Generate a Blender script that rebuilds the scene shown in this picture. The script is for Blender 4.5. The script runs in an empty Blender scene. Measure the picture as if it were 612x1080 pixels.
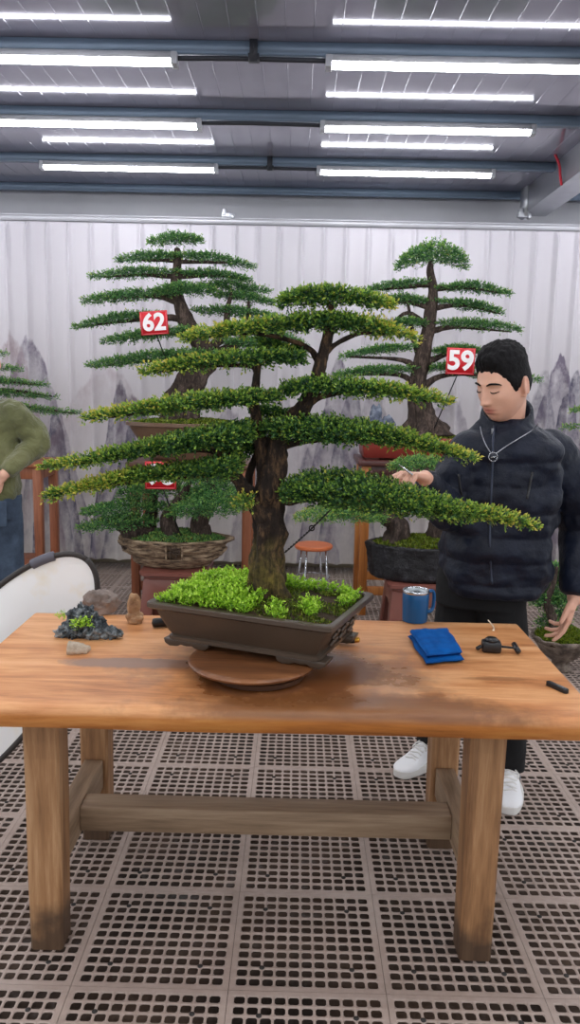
import bpy, bmesh, math, random
import numpy as np
from mathutils import Vector, Matrix, Euler, noise
from mathutils.bvhtree import BVHTree

SC = bpy.context.scene
COL = SC.collection
R = math.radians
rng = np.random.default_rng(7)
random.seed(7)

# ------------------------------------------------------------------ camera
FPX = 845.0
CAM = Vector((0, 0, 1.55))
CROT = (Matrix.Rotation(R(0.42), 3, 'Z') @ Matrix.Rotation(R(90 - 9.05), 3, 'X') @ Matrix.Rotation(R(1.2), 3, 'Z'))
cd = bpy.data.cameras.new('camera')
cd.sensor_fit = 'VERTICAL'; cd.sensor_height = 36; cd.lens = FPX / 1080 * 36
cd.clip_start = 0.05; cd.clip_end = 60
cam = bpy.data.objects.new('camera', cd); COL.objects.link(cam)
cam.matrix_world = Matrix.Translation(CAM) @ CROT.to_4x4()
SC.camera = cam

def ray(px, py):
    return (CROT @ Vector(((px - 306) / FPX, -(py - 540) / FPX, -1))).normalized()
def unp(px, py, d):              # point of the photo at distance Y = d
    r = ray(px, py); return CAM + r * (d / r.y)
def unz(px, py, z):              # point of the photo at height z
    r = ray(px, py); return CAM + r * ((z - CAM.z) / r.z)

# ------------------------------------------------------------------ mesh helpers
class MB:
    def __init__(s): s.v = []; s.f = []; s.n = 0; s.att = []
    def add(s, v, f, att=None):
        v = np.asarray(v, dtype=np.float64).reshape(-1, 3)
        f = [f] if isinstance(f, np.ndarray) else f
        for a in f:
            a = np.asarray(a, dtype=np.int64)
            if a.size: s.f.append(a + s.n)
        s.v.append(v); s.n += len(v)
        s.att.append(np.zeros(len(v)) if att is None else np.asarray(att, dtype=np.float64))
        return s
    def verts(s): return np.concatenate(s.v) if s.v else np.zeros((0, 3))

def mesh_from(name, mb, off=(0, 0, 0), smooth=True, attname=None):
    me = bpy.data.meshes.new(name)
    v = mb.verts() - np.array(off)
    loops = []; starts = []; tot = []; k = 0
    for a in mb.f:
        n = a.shape[1]
        loops.append(a.reshape(-1)); cnt = a.shape[0]
        starts.append(k + np.arange(cnt) * n); tot.append(np.full(cnt, n)); k += cnt * n
    loops = np.concatenate(loops); starts = np.concatenate(starts); tot = np.concatenate(tot)
    me.vertices.add(len(v)); me.vertices.foreach_set('co', v.astype(np.float32).reshape(-1))
    me.loops.add(len(loops)); me.loops.foreach_set('vertex_index', loops.astype(np.int32))
    me.polygons.add(len(starts)); me.polygons.foreach_set('loop_start', starts.astype(np.int32))
    try: me.polygons.foreach_set('loop_total', tot.astype(np.int32))
    except Exception: pass
    me.update(calc_edges=True); me.validate()
    if attname:
        at = me.attributes.new(attname, 'FLOAT', 'POINT')
        at.data.foreach_set('value', np.concatenate(mb.att).astype(np.float32))
    if smooth: me.polygons.foreach_set('use_smooth', np.ones(len(me.polygons), dtype=bool))
    me.update()
    return me

def fixnormals(me):
    bm = bmesh.new(); bm.from_mesh(me)
    bmesh.ops.recalc_face_normals(bm, faces=bm.faces); bm.to_mesh(me); bm.free()

def wloc(o):
    p = Vector((0, 0, 0))
    while o is not None: p += o.location; o = o.parent
    return p

def tag(o, label=None, cat=None, group=None, kind=None):
    if label: o['label'] = label
    if cat: o['category'] = cat
    if group: o['group'] = group
    if kind: o['kind'] = kind
    return o

def thing(name, loc, label, cat, group=None):
    o = bpy.data.objects.new(name, None); COL.objects.link(o)
    o.empty_display_size = 0.1; o.location = loc
    return tag(o, label, cat, group)

def part(name, mb, m, parent=None, loc=None, smooth=True, angle=None, bevel=0, att=None, label=None, fix=True, bseg=2):
    """one mesh object from world-space geometry; loc = origin of a top-level mesh"""
    off = wloc(parent) if parent is not None else Vector(loc or (0, 0, 0))
    me = mesh_from(name, mb, off, smooth, att)
    if fix: fixnormals(me)
    if m: me.materials.append(m)
    o = bpy.data.objects.new(name, me); COL.objects.link(o)
    if parent is not None: o.parent = parent
    else: o.location = off
    if bevel:
        b = o.modifiers.new('bevel', 'BEVEL'); b.width = bevel; b.segments = bseg; b.limit_method = 'ANGLE'; b.angle_limit = R(40)
    if angle is not None and smooth:
        try: me.set_sharp_from_angle(angle=R(angle))
        except Exception: pass
    if label: o['label'] = label
    return o

def copy_tree(o, parent=None):
    c = o.copy(); COL.objects.link(c); c.parent = parent
    for ch in list(o.children): copy_tree(ch, c)
    return c

def box(mb, c, s, rz=0.0, rx=0.0, taper=1.0):
    x, y, z = s[0] / 2, s[1] / 2, s[2] / 2
    v = np.array([[-x*taper, -y*taper, -z], [x*taper, -y*taper, -z], [x*taper, y*taper, -z], [-x*taper, y*taper, -z],
                  [-x, -y, z], [x, -y, z], [x, y, z], [-x, y, z]])
    M = np.array(Matrix.Rotation(rz, 3, 'Z') @ Matrix.Rotation(rx, 3, 'X'))
    v = v @ M.T + np.array(c)
    f = np.array([[3, 2, 1, 0], [4, 5, 6, 7], [0, 1, 5, 4], [1, 2, 6, 5], [2, 3, 7, 6], [3, 0, 4, 7]])
    return mb.add(v, f)

def beam(mb, p0, p1, w, h, up=(0, 0, 1)):
    """rectangular bar from p0 to p1"""
    p0 = np.array(p0, float); p1 = np.array(p1, float); t = p1 - p0; t /= np.linalg.norm(t)
    up = np.array(up, float); s = np.cross(t, up); s /= np.linalg.norm(s); u = np.cross(s, t)
    v = []
    for p in (p0, p1):
        for a, b in ((-1, -1), (1, -1), (1, 1), (-1, 1)): v.append(p + s * a * w / 2 + u * b * h / 2)
    return mb.add(v, np.array([[3, 2, 1, 0], [4, 5, 6, 7], [0, 1, 5, 4], [1, 2, 6, 5], [2, 3, 7, 6], [3, 0, 4, 7]]))

def catmull(P, sub):
    P = np.asarray(P, float); n = len(P)
    if n < 3 or sub <= 1:
        t = np.linspace(0, n - 1, (n - 1) * max(sub, 1) + 1)
        return np.stack([np.interp(t, np.arange(n), P[:, k]) for k in range(P.shape[1])], 1)
    Q = np.vstack([2 * P[0] - P[1], P, 2 * P[-1] - P[-2]]); out = []
    for i in range(n - 1):
        a, b, c, d = Q[i], Q[i + 1], Q[i + 2], Q[i + 3]
        for t in np.linspace(0, 1, sub, endpoint=False):
            out.append(.5 * (2*b + (c-a)*t + (2*a-5*b+4*c-d)*t*t + (3*b-a-3*c+d)*t**3))
    out.append(P[-1]); return np.array(out)

def frames(C):
    T = np.gradient(C, axis=0); T /= np.linalg.norm(T, axis=1)[:, None] + 1e-9
    ref = np.array([0, 0, 1.0]) if abs(T[0][2]) < .9 else np.array([0, -1.0, 0])
    u = ref - T[0] * ref.dot(T[0]); u /= np.linalg.norm(u)
    U = [u]
    for i in range(1, len(C)):
        u = U[-1] - T[i] * U[-1].dot(T[i]); u /= np.linalg.norm(u) + 1e-9; U.append(u)
    U = np.array(U); return T, U, np.cross(T, U)

def grid_faces(nr, ns, closed=True):
    i = np.arange(nr - 1)[:, None]; j = np.arange(ns if closed else ns - 1)[None, :]; j2 = (j + 1) % ns
    return np.stack([(i*ns + j), (i*ns + j2), ((i+1)*ns + j2), ((i+1)*ns + j)], -1).reshape(-1, 4)

def tube(mb, pts, rad, seg=12, sub=5, lump=0, lfreq=10, lobes=0, lobeamp=0, flat=None, ends=True, squash=(1, 1)):
    """tapered tube along pts; rad scalar or list; lump = bark-like noise (fraction of radius)"""
    pts = np.array([tuple(p) for p in pts], float)
    rad = np.full(len(pts), rad) if np.isscalar(rad) else np.array(rad, float)
    D = catmull(np.column_stack([pts, rad]), sub); C = D[:, :3]; r = np.maximum(D[:, 3], 1e-4)
    T, U, V = frames(C); a = np.linspace(0, 2*np.pi, seg, endpoint=False)
    rr = np.repeat(r[:, None], seg, 1)
    if lobes:
        w = np.linspace(1, 0, len(C))[:, None] ** 2
        rr = rr * (1 + lobeamp * w * np.cos(lobes * a + 1.3)[None, :] + .5*lobeamp * w * np.cos((2*lobes+1) * a)[None, :])
    if lump:
        for i in range(len(C)):
            for j in range(seg):
                p = C[i] + U[i]*math.cos(a[j])*r[i] + V[i]*math.sin(a[j])*r[i]
                q = Vector((p[0]*lfreq*2.2, p[1]*lfreq*2.2, p[2]*lfreq))
                rr[i, j] *= 1 + lump * noise.fractal(q, 1.0, 2.0, 3)
    ring = C[:, None, :] + U[:, None, :] * (np.cos(a)[None, :] * rr * squash[0])[..., None] + V[:, None, :] * (np.sin(a)[None, :] * rr * squash[1])[..., None]
    v = ring.reshape(-1, 3); n = len(C)
    fs = [grid_faces(n, seg)]
    if ends:
        v = np.vstack([v, C[0] - T[0]*r[0]*.25, C[-1] + T[-1]*r[-1]*.4])
        j = np.arange(seg); j2 = (j + 1) % seg
        fs.append(np.stack([j2, j, np.full(seg, n*seg)], 1)); fs.append(np.stack([(n-1)*seg + j, (n-1)*seg + j2, np.full(seg, n*seg + 1)], 1))
    return mb.add(v, fs)

def lathe(mb, prof, c, seg=40, sx=1, sy=1, rz=0, wob=None, cap=True, sq=2.0):
    """prof = [(r, z)...] about a vertical axis at c; wob(angle, z) -> factor; sq>2 = squarish outline"""
    a = np.linspace(0, 2*np.pi, seg, endpoint=False); v = []
    k = (np.abs(np.cos(a))**sq + np.abs(np.sin(a))**sq) ** (-1/sq)
    for r, z in prof:
        w = np.ones(seg) if wob is None else np.array([wob(t, z) for t in a])
        x = np.cos(a)*r*sx*w*k; y = np.sin(a)*r*sy*w*k
        v.append(np.stack([x*math.cos(rz) - y*math.sin(rz) + c[0], x*math.sin(rz) + y*math.cos(rz) + c[1], np.full(seg, c[2] + z)], 1))
    n = len(prof); v = np.concatenate(v); fs = [grid_faces(n, seg)]
    if cap:
        fs.append(np.arange(seg)[::-1][None, :]); fs.append(((n-1)*seg + np.arange(seg))[None, :])
    return mb.add(v, fs)

def prism(mb, outline, origin, ex, ey, ez, depth):
    """closed outline (2-D) extruded by depth along ez"""
    o = np.array(origin, float); ex, ey, ez = (np.array(q, float) for q in (ex, ey, ez)); n = len(outline)
    P = np.array([o + ex*a + ey*b for a, b in outline]); v = np.vstack([P, P + ez*depth])
    j = np.arange(n); j2 = (j + 1) % n
    return mb.add(v, [np.arange(n)[::-1][None, :], (np.arange(n) + n)[None, :], np.stack([j, j2, j2 + n, j + n], 1)])

def ball(mb, c, r, seg=16, rings=10, M=None, lump=0, lf=20):
    r = np.array([r]*3 if np.isscalar(r) else r, float)
    e = np.linspace(-np.pi/2, np.pi/2, rings + 1)[1:-1]; a = np.linspace(0, 2*np.pi, seg, endpoint=False)
    v = np.stack([np.cos(e)[:, None]*np.cos(a), np.cos(e)[:, None]*np.sin(a), np.repeat(np.sin(e)[:, None], seg, 1)], -1).reshape(-1, 3)
    v = np.vstack([v, [0, 0, -1], [0, 0, 1]])
    if lump:
        v = v * np.array([1 + lump*noise.fractal(Vector(p)*lf, 1.0, 2.0, 4) for p in v])[:, None]
    v = v * r
    if M is not None: v = v @ np.array(M).T
    v = v + np.array(c); n = rings - 1; j = np.arange(seg); j2 = (j + 1) % seg
    return mb.add(v, [grid_faces(n, seg), np.stack([j2, j, np.full(seg, n*seg)], 1), np.stack([(n-1)*seg + j, (n-1)*seg + j2, np.full(seg, n*seg+1)], 1)])

def capsule(mb, p0, p1, r0, r1, seg=14):
    p0 = np.array(p0, float); p1 = np.array(p1, float); t = p1 - p0; L = np.linalg.norm(t); t /= L
    e = np.linspace(0, np.pi/2, 5)
    C = []; rr = []
    for x in e[::-1][:-1]: pass
    for x in np.linspace(-np.pi/2, 0, 5)[1:]: C.append(p0 + t*math.sin(x)*r0); rr.append(r0*math.cos(x))
    for x in np.linspace(0, np.pi/2, 5)[:-1]: C.append(p1 + t*math.sin(x)*r1); rr.append(r1*math.cos(x))
    ref = np.array([0, 0, 1.]) if abs(t[2]) < .9 else np.array([0, 1., 0]); u = np.cross(t, ref); u /= np.linalg.norm(u); w = np.cross(t, u)
    a = np.linspace(0, 2*np.pi, seg, endpoint=False)
    v = np.concatenate([c + r*(np.cos(a)[:, None]*u + np.sin(a)[:, None]*w) for c, r in zip(C, rr)])
    n = len(C); v = np.vstack([v, p0 - t*r0, p1 + t*r1]); j = np.arange(seg); j2 = (j+1) % seg
    return mb.add(v, [grid_faces(n, seg), np.stack([j2, j, np.full(seg, n*seg)], 1), np.stack([(n-1)*seg+j, (n-1)*seg+j2, np.full(seg, n*seg+1)], 1)])

def union(mb, voxel, smooth=2):
    """overlapping closed shapes fused into one continuous skin; returns an MB"""
    me = mesh_from('tmp', mb); fixnormals_islands = None
    o = bpy.data.objects.new('tmp', me); COL.objects.link(o)
    m = o.modifiers.new('r', 'REMESH'); m.mode = 'VOXEL'; m.voxel_size = voxel; m.adaptivity = 0
    if smooth:
        s = o.modifiers.new('s', 'SMOOTH'); s.factor = .5; s.iterations = smooth
    dg = bpy.context.evaluated_depsgraph_get(); ev = o.evaluated_get(dg); e = ev.to_mesh()
    nv = len(e.vertices); co = np.zeros(nv*3, np.float32); e.vertices.foreach_get('co', co)
    quads = [tuple(p.vertices) for p in e.polygons]
    ev.to_mesh_clear(); bpy.data.objects.remove(o); bpy.data.meshes.remove(me)
    out = MB(); q4 = np.array([q for q in quads if len(q) == 4]); q3 = [q for q in quads if len(q) == 3]
    fs = [q4] + ([np.array(q3)] if q3 else [])
    return out.add(co.reshape(-1, 3), fs)

def text_mb(txt, size, origin, ex, ey, ez, depth=.0015, bold=0.0, align='CENTER'):
    cu = bpy.data.curves.new('t', 'FONT'); cu.body = txt; cu.size = size; cu.extrude = depth; cu.offset = bold
    cu.align_x = align; cu.align_y = 'CENTER'; cu.resolution_u = 4
    o = bpy.data.objects.new('t', cu); COL.objects.link(o)
    dg = bpy.context.evaluated_depsgraph_get(); ev = o.evaluated_get(dg); e = ev.to_mesh()
    v = np.array([tuple(p.co) for p in e.vertices]); polys = [tuple(p.vertices) for p in e.polygons]
    ev.to_mesh_clear(); bpy.data.objects.remove(o); bpy.data.curves.remove(cu)
    w = np.array(origin) + v[:, :1]*np.array(ex) + v[:, 1:2]*np.array(ey) + v[:, 2:3]*np.array(ez)
    by = {}
    for p in polys: by.setdefault(len(p), []).append(p)
    return MB().add(w, [np.array(x) for x in by.values()])

# ------------------------------------------------------------------ materials
def srgb(r, g, b):
    f = lambda c: (c/255/12.92) if c/255 <= .04045 else ((c/255 + .055)/1.055)**2.4
    return (f(r), f(g), f(b), 1)

class NT:
    def __init__(s, name):
        s.m = bpy.data.materials.new(name); s.m.use_nodes = True; s.t = s.m.node_tree; s.b = s.t.nodes['Principled BSDF']; s._c = None
    def n(s, typ, ins=None, **at):
        k = s.t.nodes.new(typ)
        for a, v in at.items(): setattr(k, a, v)
        for a, v in (ins or {}).items():
            if isinstance(v, bpy.types.NodeSocket): s.t.links.new(v, k.inputs[a])
            else: k.inputs[a].default_value = v
        return k
    def co(s):
        if not s._c: s._c = s.n('ShaderNodeTexCoord').outputs['Object']
        return s._c
    def map(s, scale, loc=(0, 0, 0), rot=(0, 0, 0)):
        return s.n('ShaderNodeMapping', {'Vector': s.co(), 'Scale': scale, 'Location': loc, 'Rotation': rot}).outputs[0]
    def noise(s, scale=5, detail=4, rough=.55, vec=None, dist=0):
        return s.n('ShaderNodeTexNoise', {'Vector': vec if vec else s.co(), 'Scale': scale, 'Detail': detail, 'Roughness': rough, 'Distortion': dist}).outputs[0]
    def ramp(s, fac, stops):
        k = s.n('ShaderNodeValToRGB', {'Fac': fac}); e = k.color_ramp.elements
        while len(e) < len(stops): e.new(.5)
        for q, (p, c) in zip(e, stops): q.position = p; q.color = c if len(c) == 4 else (*c, 1)
        return k.outputs[0]
    def mix(s, fac, a, b, mode='MIX'):
        k = s.n('ShaderNodeMix', data_type='RGBA', blend_type=mode)
        for i, v in ((0, fac), (6, a), (7, b)):
            if isinstance(v, bpy.types.NodeSocket): s.t.links.new(v, k.inputs[i])
            else: k.inputs[i].default_value = v
        return k.outputs[2]
    def math(s, op, a, b=0.0, c=0.0, clamp=False):
        k = s.n('ShaderNodeMath', operation=op, use_clamp=clamp)
        for i, v in enumerate((a, b, c)):
            if isinstance(v, bpy.types.NodeSocket): s.t.links.new(v, k.inputs[i])
            else: k.inputs[i].default_value = v
        return k.outputs[0]
    def bump(s, h, strength=.3, dist=.01):
        k = s.n('ShaderNodeBump', {'Height': h, 'Strength': strength, 'Distance': dist}); s.t.links.new(k.outputs[0], s.b.inputs['Normal'])
    def set(s, **kw):
        for a, v in kw.items():
            i = s.b.inputs[{'color': 'Base Color', 'rough': 'Roughness', 'metal': 'Metallic', 'spec': 'Specular IOR Level', 'emit': 'Emission Color', 'estr': 'Emission Strength', 'sheen': 'Sheen Weight', 'trans': 'Transmission Weight', 'coat': 'Coat Weight'}[a]]
            if isinstance(v, bpy.types.NodeSocket): s.t.links.new(v, i)
            else: i.default_value = v
        return s

def flat(name, rgb, rough=.5, metal=0, var=.12, scale=8, bump=0, bscale=60, spec=.5):
    """plain material with slight procedural variation"""
    t = NT(name); c = srgb(*rgb); n = t.noise(scale, 5)
    lo = tuple(x*(1 - var) for x in c[:3]); hi = tuple(min(1, x*(1 + var)) for x in c[:3])
    t.set(color=t.ramp(n, [(.3, lo), (.7, hi)]), rough=rough, metal=metal, spec=spec)
    if bump: t.bump(t.noise(bscale, 5), bump)
    return t.m

def wood(name, a, b, c, axis='x', fine=1.0, rough=.5, bump=.15):
    t = NT(name)
    sc = {'x': (1.2, 16, 16), 'y': (16, 1.2, 16), 'z': (16, 16, 1.2)}[axis]
    v = t.map(tuple(q*fine for q in sc)); n1 = t.noise(1.6, 6, .6, v, .6); n2 = t.noise(7, 4, .6, v)
    f = t.math('ADD', t.math('MULTIPLY', n1, .7), t.math('MULTIPLY', n2, .3))
    t.set(color=t.ramp(f, [(.32, srgb(*a)), (.5, srgb(*b)), (.68, srgb(*c))]), rough=rough); t.bump(n2, bump, .004)
    return t.m
# ------------------------------------------------------------------ world, view
W = bpy.data.worlds.new('world'); SC.world = W; W.use_nodes = True
bg = W.node_tree.nodes['Background']; bg.inputs[0].default_value = (.93, .96, 1, 1); bg.inputs[1].default_value = 1.05
SC.view_settings.view_transform = 'Standard'; SC.view_settings.look = 'None'
SC.view_settings.exposure = 0.18; SC.view_settings.gamma = 1; SC.view_settings.use_curve_mapping = False
SC.cycles.use_denoising = True
SC.cycles.max_bounces = 6; SC.cycles.diffuse_bounces = 3; SC.cycles.glossy_bounces = 3

ZC = 3.08          # ceiling
YB = 6.78          # back wall
# ------------------------------------------------------------------ floor of plastic grating tiles
TS, NC = 0.4085, 11
ox = unz(237, 1077, 0).x - 5 * TS - 4 * TS
oy = unz(130, 937, 0).y - 4 * TS
def floor_tile():
    mb = MB(); edge = .014; cell = (TS - 2*edge) / NC; h = cell * .40; ch = h * .34; Z0 = -.004
    octo = np.array([[-h+ch, -h], [h-ch, -h], [h, -h+ch], [h, h-ch], [h-ch, h], [-h+ch, h], [-h, h-ch], [-h, -h+ch]])
    sq = np.array([[-1, -1], [1, -1], [1, 1], [-1, 1]]) * cell / 2
    V = []; top8 = [(0, 1), (2, 3), (4, 5), (6, 7)]
    quads = []; tris = []
    for s in range(4):
        a, b = (0, 1), None
    side = [(0, 1, 0, 1), (1, 2, 2, 3), (2, 3, 4, 5), (3, 0, 6, 7)]
    for i in range(NC):
        for j in range(NC):
            cx = edge + (i + .5)*cell; cy = edge + (j + .5)*cell; k = len(V)
            V += [(cx+p[0], cy+p[1], 0) for p in sq] + [(cx+p[0], cy+p[1], 0) for p in octo] + [(cx+p[0], cy+p[1], Z0) for p in octo]
            for a, b, c, d in side: quads.append((k+a, k+b, k+4+d, k+4+c))
            for a, p, q in ((1, 1, 2), (2, 3, 4), (3, 5, 6), (0, 7, 0)): tris.append((k+a, k+4+q, k+4+p))
            for e in range(8): quads.append((k+4+e, k+4+(e+1) % 8, k+12+(e+1) % 8, k+12+e))
    mb.add(V, [np.array(quads), np.array(tris)])
    g = .0007    # tile rim with a small groove to the neighbour
    fr = []
    def rect(x0, y0, x1, y1, z0=0, z1=0):
        mb.add([(x0, y0, z0), (x1, y0, z0), (x1, y1, z1), (x0, y1, z1)], np.array([[0, 1, 2, 3]]))
    rect(g, g, TS-g, edge); rect(g, TS-edge, TS-g, TS-g); rect(g, edge, edge, TS-edge); rect(TS-edge, edge, TS-g, TS-edge)
    for a, b in (((g, g), (TS-g, g)), ((TS-g, g), (TS-g, TS-g)), ((TS-g, TS-g), (g, TS-g)), ((g, TS-g), (g, g))):
        mb.add([(*a, 0), (*b, 0), (*b, Z0), (*a, Z0)], np.array([[0, 3, 2, 1]]))
    # round connector holes near the four corners, seen as dark dots on the web crossings
    return mb, cell, edge
tmb, cell, edge = floor_tile()
t = NT('grating_plastic')
n = t.noise(1.3, 5, .6); n2 = t.noise(40, 3, .6)
f = t.math('ADD', t.math('MULTIPLY', n, .75), t.math('MULTIPLY', n2, .25))
t.set(color=t.ramp(f, [(.3, srgb(142, 124, 112)), (.52, srgb(170, 152, 142)), (.72, srgb(184, 168, 158))]), rough=.42, spec=.45); t.bump(n2, .1, .003)
M_GRATE = t.m
nx_, ny_ = 19, 17
tv = tmb.verts(); fl = MB()
for i in range(nx_):
    for j in range(ny_):
        fl.add(tv + np.array([ox + (i-1)*TS, oy + (j-1)*TS, 0]), [a for a in tmb.f])
# the tmb face arrays already carry their own offsets
o = part('floor', fl, M_GRATE, smooth=False, fix=False); tag(o, kind='structure')
t = NT('wet_ground'); n = t.noise(3, 5)
t.set(color=t.ramp(n, [(.35, srgb(50, 40, 33)), (.7, srgb(98, 78, 64))]), rough=t.ramp(t.noise(14, 4), [(.36, (.35,)*3), (.46, (.85,)*3)])); t.bump(t.noise(25, 5), .5, .02)
g = MB(); box(g, (0, 3, -.085), (12, 12, .04)); tag(part('floor', g, t.m, smooth=False), kind='structure')
M_DOT = flat('connector_hole_shade', (40, 36, 34), .7)  # dark discs for small round holes; their shade is put into the colour
g = MB()
for i in range(nx_):
    for j in range(ny_):
        for a in (2, NC-2):
            for b in (2, NC-2):
                x = ox + (i-1)*TS + edge + a*cell; y = oy + (j-1)*TS + edge + b*cell
                lathe(g, [(.0075, -.003), (.0075, .0012)], (x, y, 0), seg=8)
tag(part('floor', g, M_DOT, smooth=False), kind='structure')

# ------------------------------------------------------------------ ceiling of ribbed metal sheets
mb = MB()
x = -4.6
while x < 4.6:
    mb.add([(x, -1.5, ZC), (x + .1165, -1.5, ZC), (x + .1165, 6.9, ZC), (x, 6.9, ZC)], np.array([[0, 3, 2, 1]]))
    r_ = [(x + .1165, ZC), (x + .1178, ZC - .0012), (x + .1207, ZC - .0012), (x + .122, ZC)]
    mb.add([(a_, y_, z_) for y_ in (-1.5, 6.9) for a_, z_ in r_], np.array([[0, 1, 5, 4], [1, 2, 6, 5], [2, 3, 7, 6]]))
    x += .122
t = NT('ceiling_sheet'); n = t.noise(1.2, 4)
t.set(color=t.ramp(n, [(.3, srgb(138, 137, 154)), (.7, srgb(154, 153, 170))]), metal=.25, rough=.1, spec=.4)
t.bump(t.noise(1, 2, .5, t.map((3, .5, 1))), .02, .01)
o = part('ceiling', mb, t.m, smooth=False, fix=False); tag(o, kind='structure')

M_STEEL = flat('purlin_steel', (104, 120, 140), .45, .2, .08, 4)
ROWS = [5.78, 4.83, 3.91, 2.97, 2.04, 1.11, .17, -.76]
k = 1
for y in ROWS + [6.62]:
    g = MB()                                       # C-section purlin: web and two lips
    box(g, (0, y + .06, ZC - .025), (9.2, .006, .052)); box(g, (0, y + .03, ZC - .048), (9.2, .066, .006)); box(g, (0, y - .001, ZC - .025), (9.2, .006, .046))
    o = part('trim_%d' % k, g, M_STEEL, smooth=False); tag(o, kind='structure'); k += 1
# rafter on the right, running towards the viewer
M_SILV = flat('galvanised_steel', (196, 198, 206), .3, .5, .08, 6)
p = unp(556, 224, 6.45); X = p.x + .06
g = MB(); zb = p.z
box(g, (X + .03, 3.1, zb + .006), (.19, 7.0, .008)); box(g, (X - .06, 3.1, zb + .105), (.006, 7.0, .2)); box(g, (X - .02, 3.1, zb + .2), (.09, 7.0, .006)); box(g, (X - .068, 6.5, zb + .08), (.03, .16, .22))
o = part('trim_%d' % k, g, M_SILV, smooth=False); tag(o, kind='structure'); k += 1
# red strap knotted round the rafter
g = MB(); q = Vector((X - .07, 5.6, zb + .02))
tube(g, [q + Vector(a) for a in ((.0, .0, -.02), (-.02, -.02, .04), (-.03, -.02, .1), (-.055, 0, .17), (-.06, .02, .2))], .009, 8)
tag(part('strap', g, flat('red_strap', (190, 40, 60), .6), loc=q), 'short red strap tied on the steel rafter at upper right', 'strap')

M_WALL = flat('wall_panel', (222, 222, 228), .35, .2, .05, 3)
g = MB(); box(g, (0, YB + .05, 1.6), (10, .1, 3.2)); o = part('wall_back', g, M_WALL, smooth=False); tag(o, kind='structure')
g = MB(); box(g, (0, YB - .012, .06), (9.4, .022, .13)); o = part('baseboard_back', g, flat('base_strip', (196, 184, 160), .5), smooth=False); tag(o, kind='structure')

# curtain track
zt = unp(306, 237, 6.5).z
g = MB(); box(g, (0, 6.5, zt + .012), (9.2, .085, .036)); box(g, (0, 6.452, zt + .03), (9.2, .012, .012)); box(g, (0, 6.64, zt + .035), (9.2, .25, .012))
o = part('trim_%d' % k, g, flat('track_white', (214, 214, 222), .3, .2, .04), smooth=False); tag(o, kind='structure'); k += 1
for px, lab in ((241, 'white bracket on the curtain track above the left tall bonsai'), (553, 'white bracket on the curtain track near the rafter')):
    q = unp(px, 227, 6.46); g = MB(); box(g, q, (.1, .05, .035)); box(g, q + Vector((-.03, 0, .02)), (.03, .06, .05)); box(g, q + Vector((.035, -.01, -.012)), (.02, .06, .03))
    tag(part('curtain_bracket', g, M_SILV, loc=q, smooth=False, bevel=.003), lab, 'bracket', 'curtain track brackets')

# pleated sheer curtain with an ink-wash landscape
nxc, nzc = 1300, 44
xs = np.linspace(-4.4, 4.4, nxc); zz = np.linspace(.09, zt - .01, nzc)
XX, ZZ = np.meshgrid(xs, zz); v01 = (ZZ - .09) / (zt - .1)
sp = .178; jit = np.array([noise.noise(Vector((q*.9, 3, 0))) for q in xs]) * .09
ph = (xs + jit) / sp; ff = ph - np.round(ph); idx = np.round(ph)
amp = np.array([.6 + .5*abs(noise.noise(Vector((q*7.3, 1, 5)))) for q in idx])
sig = .085 + .07*(1 - v01)**1.2
ridge = np.exp(-(ff[None, :]/sig)**2) * amp[None, :] * (.07 - .012*(1-v01))
wav = np.array([noise.noise(Vector((q*3.1, 8, 0))) for q in xs])[None, :] * .03*(1 - v01) + np.array([noise.noise(Vector((q*9, 2, 0))) for q in xs])[None, :]*.012
YY = 6.5 - ridge - wav
mb = MB(); mb.add(np.stack([XX, YY, ZZ], -1).reshape(-1, 3), grid_faces(nzc, nxc, closed=False))
t = NT('sheer_curtain'); sep = t.n('ShaderNodeSeparateXYZ', {0: t.co()}); sx, sz = sep.outputs[0], sep.outputs[2]
wob1 = t.math('SUBTRACT', t.noise(9, 5, .6, t.map((1, .01, .35))), .5); tex_ = t.math('MULTIPLY', t.math('SUBTRACT', t.noise(7, 5, .65, t.map((1.8, .01, 1))), .28), 2.4, clamp=True)
def peak(px, py, hw, hp, dens):
    # one ink-washed peak: summit at the given point of the curtain, soft mist towards its foot
    p = unp(px, py, 6.5); w = hw*10.5/FPX; h = hp*6.6/FPX
    dx = t.math('ABSOLUTE', t.math('SUBTRACT', sx, p.x))
    top = t.math('SUBTRACT', t.math('ADD', p.z, t.math('MULTIPLY', wob1, h*.9)), t.math('MULTIPLY', t.math('POWER', t.math('DIVIDE', dx, w), 1.4), h))
    d = t.math('SUBTRACT', top, sz); on = t.math('MULTIPLY', d, 24, clamp=True)
    fade = t.math('EXPONENT', t.math('MULTIPLY', d, -1.1/h))
    return t.math('MULTIPLY', t.math('MULTIPLY', on, fade), t.math('MULTIPLY', tex_, dens*1.8), clamp=True)
PEAKS = [((30, 352, 16, 60, .75), 1), ((12, 345, 14, 70, .6), 2), ((58, 432, 9, 60, 1.1), 0), ((44, 446, 9, 40, .7), 0), ((127, 402, 9, 50, 1.0), 0), ((140, 412, 12, 50, .8), 1), ((112, 380, 22, 40, .35), 2), ((148, 425, 10, 40, .8), 0), ((300, 415, 16, 50, .5), 1),
         ((358, 372, 11, 70, .75), 1), ((372, 392, 9, 60, .7), 0), ((346, 425, 12, 40, .7), 0), ((395, 400, 14, 60, .5), 1), ((592, 372, 13, 60, .95), 1), ((574, 392, 10, 50, .7), 0), ((610, 384, 12, 60, .9), 0), ((552, 402, 10, 40, .5), 1), ((475, 410, 16, 50, .5), 1), ((660, 380, 18, 60, .8), 1), ((-50, 380, 18, 70, .8), 1), ((240, 420, 16, 60, .6), 1), ((95, 512, 12, 8, .6), 0)]
base = t.ramp(t.math('DIVIDE', sz, 2.8), [(0, srgb(206, 200, 194)), (.35, srgb(212, 206, 209)), (1, srgb(222, 218, 226))])
c = base
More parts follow.
